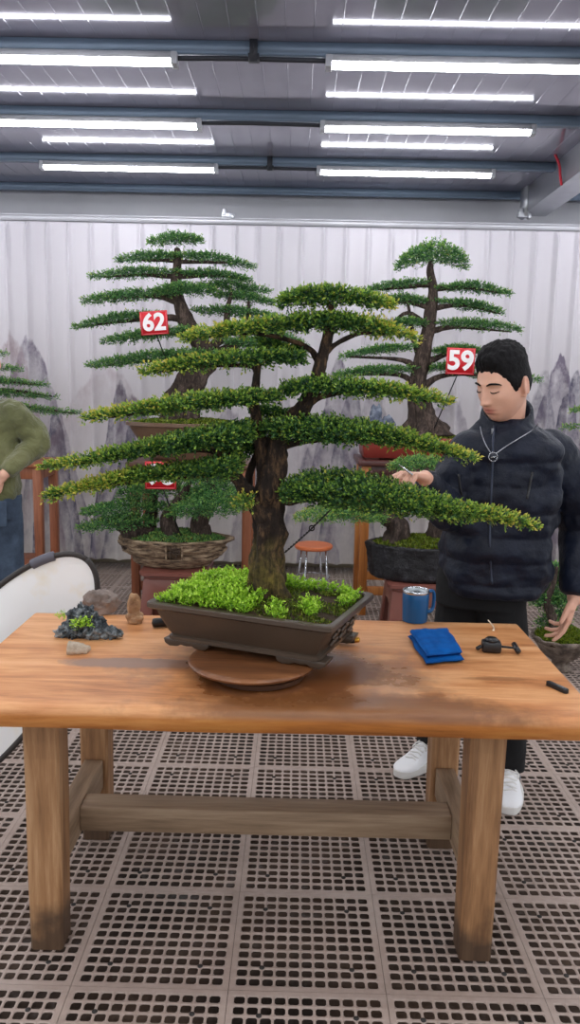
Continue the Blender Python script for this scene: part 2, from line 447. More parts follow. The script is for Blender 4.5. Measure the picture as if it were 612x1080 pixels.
for q_, k_ in PEAKS: c = t.mix(peak(*q_), c, srgb(*((92, 88, 108), (122, 112, 130), (160, 138, 144))[k_]))
t.set(color=c, rough=.6, spec=.3, sheen=.2)
o = part('curtain', mb, t.m, loc=(0, 6.5, 0), fix=False)
tag(o, 'pleated pale sheer curtain with ink-wash mountains hanging across the back wall', 'curtain')

# ------------------------------------------------------------------ tube lights
t = NT('tube_glow'); t.set(color=(1, 1, 1, 1), emit=(.96, .97, 1, 1), estr=25.0); M_GLOW = t.m
M_CAP = flat('cap_grey', (176, 178, 186), .4); M_CABLE = flat('cable_dark', (42, 44, 52), .6)
def tube_light(x0, x1, y):
    z = ZC - .078; xm = (x0 + x1)/2
    r = thing('tube_light', (xm, y + .03, ZC - .05), None, 'light', 'tube lights under the ceiling')
    g = MB(); box(g, (xm, y + .03, z + .0145), (x1 - x0 - .02, .066, .03)); part('housing', g, M_CAP, r, smooth=False)
    g = MB(); pr = [(math.cos(a)*.031, math.sin(a)*.024) for a in np.linspace(math.pi, 2*math.pi, 11)] + [(.031, .004), (-.031, .004)]
    prism(g, pr, (x0 + .03, y + .03, z), (0, 1, 0), (0, 0, 1), (1, 0, 0), x1 - x0 - .06); part('diffuser', g, M_GLOW, r, angle=40)
    for xx in (x0, x1 - .03):
        g = MB(); box(g, (xx + .015, y + .03, z + .002), (.03, .07, .054)); part('end_cap', g, M_CAP, r, smooth=False, bevel=.004)
    return r
COLS = [(-3.72, -2.50), (-1.80, -.545), (.215, 1.44), (2.12, 3.34)]
xr = {}
xl0, xl1, xr0, xr1 = -1.815, -.585, .09, 1.315
COLS = [(xl0 - 1.95, xl1 - 1.95), (xl0, xl1), (xr0, xr1), (xr0 + 1.95, xr1 + 1.95)]
rown = ['first row from the curtain', 'second row from the curtain', 'third row from the curtain', 'fourth row from the curtain', 'fifth row from the curtain', 'sixth row from the curtain', 'seventh row from the curtain', 'eighth row from the curtain']
coln = ['far left', 'left of centre', 'right of centre', 'far right']
for i, y in enumerate(ROWS):
    for j, (a, b) in enumerate(COLS):
        r = tube_light(a, b, y)
        r['label'] = 'white ceiling tube light %s, %s' % (coln[j], rown[i])
for i, y in enumerate(ROWS[:3]):
    g = MB(); z = ZC - .068; a, b = COLS[1][1], COLS[2][0]
    tube(g, [(a - .005, y + .03, z), ((a*2+b)/3, y + .032, z + .004), ((a+2*b)/3, y + .03, z + .002), (b + .005, y + .03, z)], .011, 8)
    tag(part('conduit', g, M_CABLE, loc=((a+b)/2, y + .03, z)), 'dark conduit joining two tube lights, %s' % rown[i], 'conduit', 'conduits between tube lights')
for px, py, y, lab in ((268, 56, 3.91, 'dark pipe clamp on the nearest visible purlin'), (285, 170, 5.78, 'dark pipe clamp on the purlin nearest the curtain')):
    q = unp(px, py, y + .02); g = MB(); box(g, (q.x, y - .01, ZC - .045), (.035, .025, .09)); box(g, (q.x, y + .015, ZC - .068), (.05, .07, .018)); tube(g, [(q.x, y, ZC - .08), (q.x + .01, y - .03, ZC - .05), (q.x, y - .012, ZC - .01)], .008, 6)
    tag(part('pipe_clamp', g, M_CABLE, loc=(q.x, y + .03, ZC - .1), smooth=False), lab, 'clamp', 'pipe clamps')

# ------------------------------------------------------------------ the work table
TZ = .755; TF, TB = unz(306, 751, TZ).y, unz(306, 651, TZ).y
TX0, TX1 = unz(39, 645, TZ).x, unz(545, 658, TZ).x
t = NT('table_slab'); v = t.map((1.3, 9, 9)); n1 = t.noise(1.5, 6, .6, v, .9); n2 = t.noise(8, 5, .65, v); n3 = t.noise(2.2, 4, .6, t.map((.8, 2.2, 2)))
f = t.math('ADD', t.math('MULTIPLY', n1, .55), t.math('ADD', t.math('MULTIPLY', n2, .2), t.math('MULTIPLY', n3, .25)))
c = t.ramp(f, [(.34, srgb(152, 88, 46)), (.46, srgb(202, 136, 84)), (.56, srgb(222, 162, 110)), (.68, srgb(232, 184, 138))])
sep = t.n('ShaderNodeSeparateXYZ', {0: t.co()}); X_, Y_, Z_ = sep.outputs
def blot(cx, cy, rx, ry, soft=.35, k=1.0, ns=5.0):
    d = t.math('SQRT', t.math('ADD', t.math('POWER', t.math('DIVIDE', t.math('SUBTRACT', X_, cx), rx), 2.0), t.math('POWER', t.math('DIVIDE', t.math('SUBTRACT', Y_, cy), ry), 2.0)))
    d = t.math('ADD', d, t.math('MULTIPLY', t.math('SUBTRACT', t.noise(ns, 5, .65), .5), 1.5))
    return t.math('MULTIPLY', t.math('DIVIDE', t.math('SUBTRACT', 1.0, d), soft, clamp=True), k)
TABLE_BLOTS = (TF, t, blot)
ctr = unz(275, 722, TZ)
cx0, cy0 = ctr.x, ctr.y + .1
# local coordinates: table origin is (0, 2.29, 0)
wet = blot(cx0 + .05, cy0 - 2.29, .46, .29, .5, .95); wet2 = blot(cx0 + .2, TF - 2.29 + .02, .6, .12, .4, .8)
p = unz(170, 700, TZ); gr = blot(p.x - .03, p.y - 2.29, .24, .05, .25, .9)
p = unz(455, 733, TZ); st = blot(p.x, p.y - 2.29, .035, .014, .2, .7, 9); p = unz(530, 716, TZ); st2 = blot(p.x, p.y - 2.29, .12, .02, .4, .55)
p = unz(420, 735, TZ); st3 = blot(p.x - .1, p.y - 2.29 + .01, .16, .05, .5, .35)
c = t.mix(gr, c, srgb(140, 112, 100)); c = t.mix(st, c, srgb(176, 108, 48)); c = t.mix(st2, c, srgb(128, 84, 50)); c = t.mix(st3, c, srgb(122, 84, 62))
c = t.mix(wet, c, srgb(112, 66, 36)); c = t.mix(wet2, c, srgb(112, 70, 38))
ed = t.math('MULTIPLY', t.math('SUBTRACT', TZ - .012, Z_), 60, clamp=True)     # edge below the top face: deeper orange
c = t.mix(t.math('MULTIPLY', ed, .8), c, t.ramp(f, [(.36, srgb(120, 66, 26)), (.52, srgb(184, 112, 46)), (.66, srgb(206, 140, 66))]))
rg = t.mix(wet, (.42, .42, .42, 1), (.2, .2, .2, 1))
t.set(color=c, rough=rg, spec=.5); t.bump(n2, .12, .004); M_TOP = t.m
M_LEG = wood('leg_wood', (104, 70, 44), (156, 114, 76), (192, 152, 112), 'z', .8, .55)
def foot_stain(m_):                                   # damp dark mark soaked up from the wet floor
    k = NT.__new__(NT); k.m = m_; k.t = m_.node_tree; k.b = k.t.nodes['Principled BSDF']; k._c = None
    src = k.b.inputs['Base Color'].links[0].from_socket
    z = k.n('ShaderNodeSeparateXYZ', {0: k.co()}).outputs[2]
    f_ = k.math('MULTIPLY', k.math('SUBTRACT', k.math('MULTIPLY', k.noise(7, 4), .30), z), 11, clamp=True)
    k.t.links.new(k.mix(k.math('MULTIPLY', f_, .8), src, srgb(48, 38, 32)), k.b.inputs['Base Color'])
foot_stain(M_LEG)
M_RAIL = wood('rail_wood', (104, 84, 64), (144, 120, 96), (170, 148, 122), 'x', .8, .6)
M_RAILY = wood('side_rail_wood', (104, 84, 62), (146, 122, 98), (174, 150, 122), 'y', .8, .6)
table = thing('work_table', (0, 2.29, 0), 'large orange-brown wooden work table holding the potted bonsai in the foreground', 'table')
th = .062
def slab(mb, x0, x1, y0, y1, z0, z1, nx=60):
    prof = [(y0 + .012, z0), (y0 + .002, z0 + .018), (y0, z0 + .036), (y0 + .003, z1 - .008), (y0 + .012, z1 - .0005), (y0 + .05, z1), (y1 - .03, z1), (y1 - .006, z1 - .003), (y1, z1 - .012), (y1 - .002, z0 + .02), (y1 - .012, z0)]
    v = []
    for x in np.linspace(x0, x1, nx):
        w = .004*noise.noise(Vector((x*2.5, 0, 0))) + .002*noise.noise(Vector((x*9, 4, 0))); ww = .003*noise.noise(Vector((x*2, 9, 0)))
        for i, (y, z) in enumerate(prof):
            v.append((x, y + (w if i < 5 else 0), z + (ww if z < z0 + .03 else 0)))
    n = len(prof); mb.add(v, [grid_faces(nx, n), np.arange(n)[None, :], ((nx-1)*n + np.arange(n))[::-1][None, :]])
g = MB(); slab(g, TX0, TX1, TF, TB, TZ - th, TZ); part('tabletop', g, M_TOP, table, angle=50)
LX0 = unz(50, 1000, 0).x; LX1 = unz(503, 1020, 0).x
YF = unz(50, 1003, 0).y + .048; YR = unz(104, 887, 0).y + .05
def leg(x, y):
    g = MB(); w = .049; c_ = .008; o_ = [(-w+c_, -w), (w-c_, -w), (w, -w+c_), (w, w-c_), (w-c_, w), (-w+c_, w), (-w, w-c_), (-w, -w+c_)]
    v = []
    for z in np.linspace(0, TZ - th + .002, 14):
        s = .90 + .13*z; 
        for i, (a, b) in enumerate(o_):
            d = .0022*noise.noise(Vector((x*7 + a*30, y*5 + b*30, z*3)))
            v.append((x + a*s + d, y + b*s + d*.5, z))
    g.add(v, [grid_faces(14, 8), np.arange(8)[::-1][None, :], (13*8 + np.arange(8))[None, :]]); part('leg', g, M_LEG, table, angle=30)
for x in (LX0, LX1):
    leg(x, YF); leg(x, YR)
    g = MB(); beam(g, (x + (.0 if x < 0 else 0), YF + .05, .245), (x, YR - .048, .245), .062, .1); part('side_rail', g, M_RAILY, table, smooth=False, bevel=.004)
ym = (YF + YR)/2 - .03
g = MB(); beam(g, (LX0 + .031, ym, .25), (LX1 - .031, ym, .25), .085, .078); part('stretcher', g, M_RAIL, table, smooth=False, bevel=.004)

# ------------------------------------------------------------------ things on the table
def on(px, py): return unz(px, py, TZ)
M_BLUE = flat('mug_blue', (6, 84, 138), .38, .1, .06); M_INOX = flat('steel_rim', (196, 200, 205), .25, .9, .04)
q = on(439, 658); q.y += .034
r = thing('mug', q, 'blue insulated mug with steel rim and clear lid at the back of the table', 'mug')
H = .108; rw = .045
g = MB(); lathe(g, [(.034, 0), (.041, .002), (.0425, .01), (rw, .08), (rw, H-.006), (rw - .001, H-.004), (rw-.004, H-.004), (rw-.006, H - .02), (rw-.012, .02), (.02, .012)], q, 48); part('body', g, M_BLUE, r, angle=40)
g = MB(); lathe(g, [(rw-.0055, H-.012), (rw+.0006, H-.006), (rw+.0006, H+.002), (rw-.001, H+.004), (rw-.0045, H+.003), (rw-.0055, H-.006)], q, 48, cap=False); part('rim', g, M_INOX, r)
t = NT('clear_lid'); t.set(color=srgb(200, 208, 212), rough=.15, spec=.6); t.b.inputs['Alpha'].default_value = .75
g = MB(); lathe(g, [(rw-.007, H-.01), (rw-.005, H-.001), (rw-.007, H), (rw-.012, H-.004), (.012, H-.005), (.011, H-.002), (.004, H-.002)], q, 40); part('lid', g, t.m, r)
g = MB(); box(g, q + Vector((0, -.012, H - .0015)), (.022, .014, .005)); part('slider', g, flat('slider_grey', (70, 78, 84), .4), r, smooth=False, bevel=.002)
g = MB(); a = R(20); d = Vector((math.cos(a), math.sin(a), 0))
tube(g, [q + d*(rw - .003) + Vector((0, 0, .1)), q + d*(rw + .018) + Vector((0, 0, .103)), q + d*(rw + .026) + Vector((0, 0, .085)), q + d*(rw + .024) + Vector((0, 0, .045)), q + d*(rw + .012) + Vector((0, 0, .03)), q + d*(rw - .004) + Vector((0, 0, .03))], .0055, 10, squash=(1, 1.5)); part('handle', g, M_BLUE, r)

# folded blue cloth: two draped layers
t = NT('blue_cloth'); t.set(color=t.ramp(t.noise(30, 4), [(.3, srgb(2, 72, 142)), (.7, srgb(5, 92, 170))]), rough=.85, sheen=.0, spec=.15); t.bump(t.noise(240, 2), .4, .002); M_CLOTH = t.m
c0 = [on(432, 671), on(456, 668), on(487, 683), on(488, 700), on(452, 699)]
cA, cB, cC, cD = on(430, 674), on(474, 672), on(490, 699), on(449, 703)
r = thing('cloth', on(460, 688), 'folded bright blue cloth lying on the right of the table', 'cloth')
def cloth_layer(A, B, C_, D, z0, th, seed, n=26):
    mb = MB(); top = []; bot = []
    for i in range(n):
        for j in range(n):
            u, w = i/(n-1), j/(n-1)
            p = A*(1-u)*(1-w) + B*u*(1-w) + C_*u*w + D*(1-u)*w
            e = min(u, 1-u, w, 1-w); rim = math.sqrt(max(0, 1 - (1 - min(1, e/.12))**2))
            wr = noise.noise(Vector((u*3 + seed, w*3, 0)))
            wr2 = noise.noise(Vector((u*7, w*2 + seed, 4)))
            p = p + Vector((.006*noise.noise(Vector((w*3, seed, u))), .006*noise.noise(Vector((u*3, seed + 4, w))), 0))
            z = TZ + z0 + th*.5 + th*.5*rim + (.007*max(0, wr) + .003*wr2)*rim*(1 if z0 else .6)
            top.append((p.x, p.y, z)); bot.append((p.x, p.y, TZ + z0 + th*.5*(1 - rim) + .0005))
    F = grid_faces(n, n, closed=False); N_ = n*n
    mb.add(top + bot, [F, F[:, ::-1] + N_])
    ring = [i for i in range(n)] + [i*n + n-1 for i in range(1, n)] + [(n-1)*n + i for i in range(n-2, -1, -1)] + [i*n for i in range(n-2, 0, -1)]
    ring = np.array(ring); r2 = np.roll(ring, -1)
    return mb.add([], []) if False else (mb, ring, r2, N_)
for k_, (z0, th_, s, sh) in enumerate(((0, .018, 1, (0, 0, 0)), (.016, .022, 6, (.0, .004, 0)))):
    S = Vector(sh); f_ = 1 if k_ == 0 else .93; m_ = (cA + cB + cC + cD)/4
    mb, ring, r2, N_ = cloth_layer(*[m_ + (p_ - m_)*f_ + S for p_ in (cA, cB, cC, cD)], z0, th_, s)
    mb.f.append(np.stack([ring, r2, r2 + N_, ring + N_], 1))
    part('fold', mb, M_CLOTH, r)

M_BLK = flat('black_plastic', (22, 22, 25), .4, 0, .1); M_GREY = flat('grey_metal', (120, 122, 126), .35, .7)
q = on(522, 689); q.y += .015
r = thing('wire_reel', q, 'small black reel with a crank handle on the right of the table', 'reel')
g = MB(); box(g, q + Vector((-.008, 0, .018)), (.058, .046, .032), R(-8)); part('housing', g, M_BLK, r, smooth=False, bevel=.006)
g = MB(); lathe(g, [(.02, 0), (.021, .006), (.014, .012), (.004, .013)], q + Vector((-.008, 0, .033)), 24); part('cap', g, M_BLK, r, angle=40)
g = MB(); tube(g, [q + Vector((.02, -.004, .018)), q + Vector((.05, -.008, .017)), q + Vector((.066, -.01, .016))], .004, 10); part('crank', g, M_BLK, r)
g = MB(); tube(g, [q + Vector((.064, .012, .022)), q + Vector((.067, -.03, .012))], [.008, .0085], 12, sub=3); part('knob', g, M_BLK, r)
g = MB(); tube(g, [q + Vector((-.04, -.01, .02)), q + Vector((-.055, -.012, .012))], .006, 10, sub=2); part('outlet', g, M_BLK, r)
q2 = on(517, 668)
g = MB(); tube(g, [on(519, 674) + Vector((0, 0, .03)), on(521, 669) + Vector((0, 0, .014)), on(520, 661) + Vector((0, 0, .003)), on(515, 655) + Vector((0, 0, .003))], .0022, 8)
tag(part('string', g, flat('string_white', (236, 222, 196), .6), loc=q2), 'short curl of white string behind the black reel', 'string')
a, b = on(577, 722), on(599, 732)
m_ = (a + b)/2; d = (b - a); L = d.length; ang = math.atan2(d.y, d.x)
r = thing('folding_knife', m_, 'dark folding knife with silver slot at the right edge of the table', 'knife')
o_ = [(math.cos(t_)*.0075 + (L/2 - .008 if math.cos(t_) > 0 else -L/2 + .008), math.sin(t_)*.0085) for t_ in np.linspace(-math.pi/2 + .01, 1.5*math.pi - .01, 24)]
ex = Vector((math.cos(ang), math.sin(ang), 0)); ey = Vector((-math.sin(ang), math.cos(ang), 0))
g = MB(); prism(g, o_, m_, ex, ey, (0, 0, 1), .012); part('handle', g, M_BLK, r, smooth=False, bevel=.002)
g = MB(); box(g, m_ + Vector((0, 0, .0125)), (L*.66, .006, .002), ang); part('blade_slot', g, M_GREY, r, smooth=False)
g = MB(); lathe(g, [(.003, 0), (.003, .002), (.001, .0025)], m_ + ex*(L/2 - .01) + Vector((0, 0, .012)), 12); part('rivet', g, M_GREY, r)

# rocks
def rock(mb, c, r, seed, lump=.35, lf=1.5, rz=0, facet=0, rings=40):
    s = MB(); ball(s, (0, 0, 0), 1, 56, rings); v = s.verts()
    out = []
    for p in v:
        P_ = Vector(p); d = lump*noise.fractal(P_*lf + Vector((seed, seed*.7, 0)), 1.0, 2.0, 5)
        d -= facet*max(0, noise.noise(P_*.9 + Vector((seed*2, 0, 3))))
        out.append(P_*(1 + d))
    v = np.array([tuple(p) for p in out]); v[:, 2] = np.maximum(v[:, 2], -.72)
    v = v*np.array(r); M = np.array(Matrix.Rotation(rz, 3, 'Z')); v = v @ M.T
    return mb.add(v + np.array(c) + np.array([0, 0, .72*r[2]]), s.f)
def stone(name, rgbs, bump=.5, sc=9, rough=.8):
    t = NT(name); n = t.noise(sc, 7, .65); t.set(color=t.ramp(n, [(.32, srgb(*rgbs[0])), (.5, srgb(*rgbs[1])), (.68, srgb(*rgbs[2]))]), rough=rough); t.bump(t.noise(sc*5, 6, .65), bump, .01); return t.m
M_ROCKG = stone('rock_grey', ((96, 84, 78), (134, 120, 112), (164, 148, 138)), .5, 14)
M_ROCKB = stone('rock_tan', ((128, 92, 64), (174, 136, 100), (202, 170, 136)), .5, 18)
q = on(106, 646); g = MB(); rock(g, q, (.062, .045, .05), 3.2, .26, 1.4, .2, .4)
tag(part('rock', g, M_ROCKG, loc=q, angle=35), 'grey-brown angular rock at the back left of the table', 'rock', 'loose rocks on the table')
q = on(142, 657); g = MB(); rock(g, q, (.028, .022, .026), 8.1, .25, 1.5); rock(g, q + Vector((-.002, 0, .03)), (.022, .019, .042), 5.5, .2, 1.4)
g = union(g, .0016, 3); tag(part('rock', g, M_ROCKB, loc=q), 'upright tan rock with a narrow waist standing at the back of the table', 'rock', 'loose rocks on the table')
q = on(82, 689); g = MB(); tube(g, [q + Vector((-.027, 0, .016)), q + Vector((-.005, 0, .015)), q + Vector((.018, .002, .012)), q + Vector((.03, .004, .013)), q + Vector((.036, .004, .013))], [.021, .018, .014, .011, .006], 20, lump=.35, lfreq=30)
tag(part('rock', g, stone('rock_cream', ((150, 132, 112), (186, 170, 150), (208, 196, 178)), .4, 30), loc=q), 'small pale cone-shaped stone in front of the dark craggy rock', 'rock', 'loose rocks on the table')
# dark craggy viewing stone with a hole and a green plant
t = NT('rock_craggy'); n = t.noise(26, 8, .7); v_ = t.n('ShaderNodeTexVoronoi', {'Vector': t.co(), 'Scale': 55.0}).outputs['Distance']
t.set(color=t.ramp(n, [(.36, srgb(26, 30, 34)), (.46, srgb(62, 70, 76)), (.56, srgb(128, 136, 140)), (.68, srgb(190, 196, 198))]), rough=.6); t.bump(t.math('ADD', v_, n), 1.0, .02); M_CRAG = t.m
q = on(92, 672)
r = thing('viewing_stone', q, 'dark craggy viewing stone with a small bright green plant on it', 'rock', 'loose rocks on the table')
g = MB()
for dx, dy, dz, rr, ln in ((-.075, 0, .012, .02, 1), (-.055, .012, .03, .021, 1), (-.045, .01, .062, .018, 1), (-.02, .018, .066, .022, 1), (.005, .02, .052, .026, 1), (.03, .01, .034, .024, 1), (.055, 0, .018, .02, 1), (.085, -.004, .012, .016, 1), (.105, -.004, .012, .011, 1), (-.02, 0, .02, .022, 1), (.01, -.004, .018, .024, 1), (-.09, -.004, .006, .012, 1), (-.045, -.012, .008, .014, 1), (.03, -.01, .012, .02, 1), (-.022, -.004, .045, .017, 1)):
    s = MB(); ball(s, (0, 0, 0), 1, 28, 18); v = s.verts()
    v = np.array([tuple(Vector(p)*(1 + .75*noise.fractal(Vector(p)*2.2 + Vector((dx*90, dy*70, dz*60)), .8, 2.0, 4))) for p in v])*rr*1.12
    g.add(v + np.array(q) + np.array((dx*.95, dy*1.2, dz*1.0 + .004)), s.f)
g = union(g, .0018, 1); v = g.v[0]; v[:, 2] = np.maximum(v[:, 2], TZ + .0005); part('stone', g, M_CRAG, r)
# ------------------------------------------------------------------ plants
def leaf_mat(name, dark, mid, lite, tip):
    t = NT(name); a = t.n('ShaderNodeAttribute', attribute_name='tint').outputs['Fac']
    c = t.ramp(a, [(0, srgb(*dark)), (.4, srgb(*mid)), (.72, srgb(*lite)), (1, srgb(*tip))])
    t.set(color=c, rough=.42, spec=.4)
    tr = t.n('ShaderNodeBsdfTranslucent', {'Color': c}); mx = t.n('ShaderNodeMixShader', {0: .22})
    t.t.links.new(t.b.outputs[0], mx.inputs[1]); t.t.links.new(tr.outputs[0], mx.inputs[2])
    t.t.links.new(mx.outputs[0], t.t.nodes['Material Output'].inputs[0]); return t.m
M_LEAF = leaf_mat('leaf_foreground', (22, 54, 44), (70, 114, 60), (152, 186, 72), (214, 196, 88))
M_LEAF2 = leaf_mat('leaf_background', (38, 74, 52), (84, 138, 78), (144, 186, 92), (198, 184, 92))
M_LIME = leaf_mat('ground_cover_leaf', (84, 134, 24), (156, 204, 52), (196, 234, 84), (214, 240, 116))
M_MOSS = leaf_mat('moss_leaf', (40, 62, 14), (84, 108, 24), (134, 148, 42), (160, 160, 70))

def leaves(mb, P, D, L, Wd, tint, rng, up=.5):
    """rhombus leaves: base P, direction D (unit), length L, width Wd"""
    n = len(P); N_ = rng.normal(size=(n, 3)); N_[:, 2] = np.abs(N_[:, 2]) + up
    S = np.cross(D, N_); S /= np.linalg.norm(S, axis=1)[:, None] + 1e-9; Nn = np.cross(S, D)
    L = np.broadcast_to(L, (n,))[:, None]; Wd = np.broadcast_to(Wd, (n,))[:, None]
    m_ = P + D*L*.5 + Nn*L*.08
    v = np.stack([P, m_ + S*Wd*.5, P + D*L, m_ - S*Wd*.5], 1).reshape(-1, 3)
    f = np.arange(n*4).reshape(n, 4)
    mb.add(v, f, np.repeat(tint, 4)); return mb

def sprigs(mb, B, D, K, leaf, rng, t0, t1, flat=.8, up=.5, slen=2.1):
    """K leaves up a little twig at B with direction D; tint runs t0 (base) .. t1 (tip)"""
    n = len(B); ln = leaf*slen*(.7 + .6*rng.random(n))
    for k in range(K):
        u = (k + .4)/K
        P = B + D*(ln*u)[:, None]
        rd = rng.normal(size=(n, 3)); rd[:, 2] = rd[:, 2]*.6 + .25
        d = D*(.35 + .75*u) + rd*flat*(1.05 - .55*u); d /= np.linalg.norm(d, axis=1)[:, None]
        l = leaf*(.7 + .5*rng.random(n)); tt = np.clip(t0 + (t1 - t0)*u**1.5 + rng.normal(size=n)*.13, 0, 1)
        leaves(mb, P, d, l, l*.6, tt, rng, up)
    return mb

def pad_mb(path, n, leaf, rng, yel=None, K=8, base=.22, rag=.3, topb=.12):
    """a cloud pad of foliage: path rows (x, y, z, halfwidth, halfheight)"""
    mb = MB(); path = catmull(np.array(path, float), 8)
    seg = np.linalg.norm(np.diff(path[:, :3], axis=0), axis=1); s = np.concatenate([[0], np.cumsum(seg)]); s /= s[-1]
    wts = np.interp(np.linspace(0, 1, 200), s, path[:, 3] + .004); cdf = np.cumsum(wts); cdf /= cdf[-1]
    t = np.interp(rng.random(n), cdf, np.linspace(0, 1, 200))
    C = np.stack([np.interp(t, s, path[:, k]) for k in range(3)], 1); w = np.interp(t, s, path[:, 3]); h = np.interp(t, s, path[:, 4])
    T = path[-1, :3] - path[0, :3]; T /= np.linalg.norm(T); Hn = np.array([-T[1], T[0], 0]); Hn /= np.linalg.norm(Hn)
    sg = np.sign(rng.random(n) - .5)*rng.random(n)**.62
    # ragged outline and clumps
    off = rng.random(3)*50
    nz = np.array([noise.noise(Vector((a*9 + off[0], b*2.5 + off[1], 0))) for a, b in zip(t*seg.sum()*2.2, np.sign(sg))])
    w = w*(1 + rag*nz); nz2 = np.array([noise.noise(Vector((a*26 + off[2], b*12, 3))) for a, b in zip(t*seg.sum(), sg*w*8)])
    lens = np.sqrt(np.maximum(0, 1 - sg**2))
    q = rng.random(n)*1.5 - .5; q = np.where(q > 0, q**.6, q)
    B = C + Hn*(sg*w)[:, None]; B[:, 2] += h*(q*(.3 + .7*lens) + .55*nz2)
    tdir = np.where(t > .5, 1, -1)*np.abs(t - .5)*2
    D = T*(tdir*.75)[:, None] + Hn*(sg*.8)[:, None] + np.array([0, 0, 1.])*(topb + .55*np.maximum(q, -.2))[:, None] + rng.normal(size=(n, 3))*.35
    D /= np.linalg.norm(D, axis=1)[:, None]
    tip = np.full(n, .62) + .1*nz2
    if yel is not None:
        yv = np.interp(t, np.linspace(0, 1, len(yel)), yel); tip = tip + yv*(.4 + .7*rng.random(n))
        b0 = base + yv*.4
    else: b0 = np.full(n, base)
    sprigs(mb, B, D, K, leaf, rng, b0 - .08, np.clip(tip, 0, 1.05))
    return mb

def bark(name, a, b, c, moss=None, mh=.2):
    t = NT(name); n = t.noise(11, 7, .7, t.map((3, 3, .9))); n2 = t.noise(32, 6, .7, t.map((3, 3, 1.0)))
    f = t.math('ADD', t.math('MULTIPLY', n, .55), t.math('MULTIPLY', n2, .45))
    col = t.ramp(f, [(.34, srgb(*a)), (.5, srgb(*b)), (.66, srgb(*c))])
    if moss:
        z = t.n('ShaderNodeSeparateXYZ', {0: t.co()}).outputs[2]
        m_ = t.math('MULTIPLY', t.math('SUBTRACT', mh, z), 3.2/mh, clamp=True); k = t.math('MULTIPLY', t.math('SUBTRACT', t.noise(16, 6, .7), .4), 4, clamp=True)
        col = t.mix(t.math('MULTIPLY', t.math('MULTIPLY', m_, k), .8), col, t.ramp(n2, [(.35, srgb(74, 68, 26)), (.6, srgb(142, 126, 58))]))
    t.set(color=col, rough=.8, spec=.3); t.bump(f, 1.0, .02); return t.m
M_BARK = bark('bark_main', (18, 14, 13), (48, 37, 30), (128, 98, 70), True, .34)
M_BARK2 = bark('bark_far', (30, 25, 23), (68, 56, 50), (126, 108, 98))
M_SOIL = flat('soil', (66, 50, 32), .9, 0, .35, 30, .6)
M_POT = flat('pot_brown', (70, 57, 46), .36, 0, .2, 5, .08)

# ---------------------------------------------------------------- turntable
dz = TZ
dc = (unz(262, 722, TZ + .03).x, unz(262, 721, TZ + .03).y + .172)
tt = thing('turntable', (dc[0], dc[1], TZ), 'round wooden turntable under the large brown bonsai pot', 'turntable')
M_DISC = wood('turntable_wood', (70, 42, 26), (112, 70, 42), (146, 96, 60), 'x', .8, .35)
g = MB(); lathe(g, [(.118, 0), (.126, .004), (.128, .016), (.118, .021), (.06, .022)], (dc[0] + .02, dc[1] - .03, TZ), 56); part('base', g, wood('turntable_dark', (44, 28, 20), (66, 42, 30), (90, 60, 42), 'x', .8, .4), tt, angle=40)
g = MB(); lathe(g, [(.06, .021), (.166, .023), (.176, .027), (.178, .033), (.174, .038), (.16, .040)], (dc[0], dc[1], TZ), 64); part('disc', g, M_DISC, tt, angle=50)
DZ = TZ + .040

# ---------------------------------------------------------------- the main bonsai
RZ = .932                                                   # rim height
pA, pB, pC, pD = unz(160, 635, RZ), unz(355, 664, RZ), unz(393, 624, RZ), unz(214, 604, RZ)
pc = (pA + pB + pC + pD)/4; pcx, pcy = pc.x, pc.y
pang = math.atan2((pB - pA).y + (pC - pD).y, (pB - pA).x + (pC - pD).x)
PL = ((pB - pA).length + (pC - pD).length)/2; PW = ((pC - pB).length + (pD - pA).length)/2
ux = Vector((math.cos(pang), math.sin(pang), 0)); uy = Vector((-math.sin(pang), math.cos(pang), 0))
bon = thing('potted_bonsai', (pcx, pcy, DZ), 'large bonsai with flat green foliage layers in a rectangular brown pot on the table', 'bonsai')
def rect_loft(mb, levels, cx, cy, ang, chamf=.02, closed_top=True):
    """levels: (length, width, z) of a chamfered rectangle"""
    v = []; c_, s_ = math.cos(ang), math.sin(ang)
    for L, W_, z in levels:
        a, b = L/2, W_/2; k = min(chamf, a*.3, b*.3)
        for x, y in ((-a+k, -b), (a-k, -b), (a-k*.3, -b+k*.3), (a, -b+k), (a, b-k), (a-k*.3, b-k*.3), (a-k, b), (-a+k, b), (-a+k*.3, b-k*.3), (-a, b-k), (-a, -b+k), (-a+k*.3, -b+k*.3)):
            v.append((cx + x*c_ - y*s_, cy + x*s_ + y*c_, z))
    n = len(levels); fs = [grid_faces(n, 12), np.arange(12)[::-1][None, :]]
    if closed_top: fs.append(((n-1)*12 + np.arange(12))[None, :])
    return mb.add(v, fs)
g = MB(); zf = DZ + .022
rect_loft(g, [(PL*.80, PW*.78, zf), (PL*.82, PW*.80, zf + .002), (PL*.825, PW*.80, zf + .012), (PL*.80, PW*.775, zf + .016), (PL*.83, PW*.81, zf + .03), (PL*.885, PW*.88, RZ - .05), (PL*.92, PW*.91, RZ - .028), (PL*.925, PW*.915, RZ - .022),
              (PL*.985, PW*.97, RZ - .019), (PL, PW, RZ - .014), (PL, PW, RZ - .003), (PL*.99, PW*.985, RZ), (PL*.935, PW*.895, RZ), (PL*.925, PW*.88, RZ - .004), (PL*.92, PW*.87, RZ - .03)], pcx, pcy, pang)
pot = part('pot', g, M_POT, bon, angle=25)
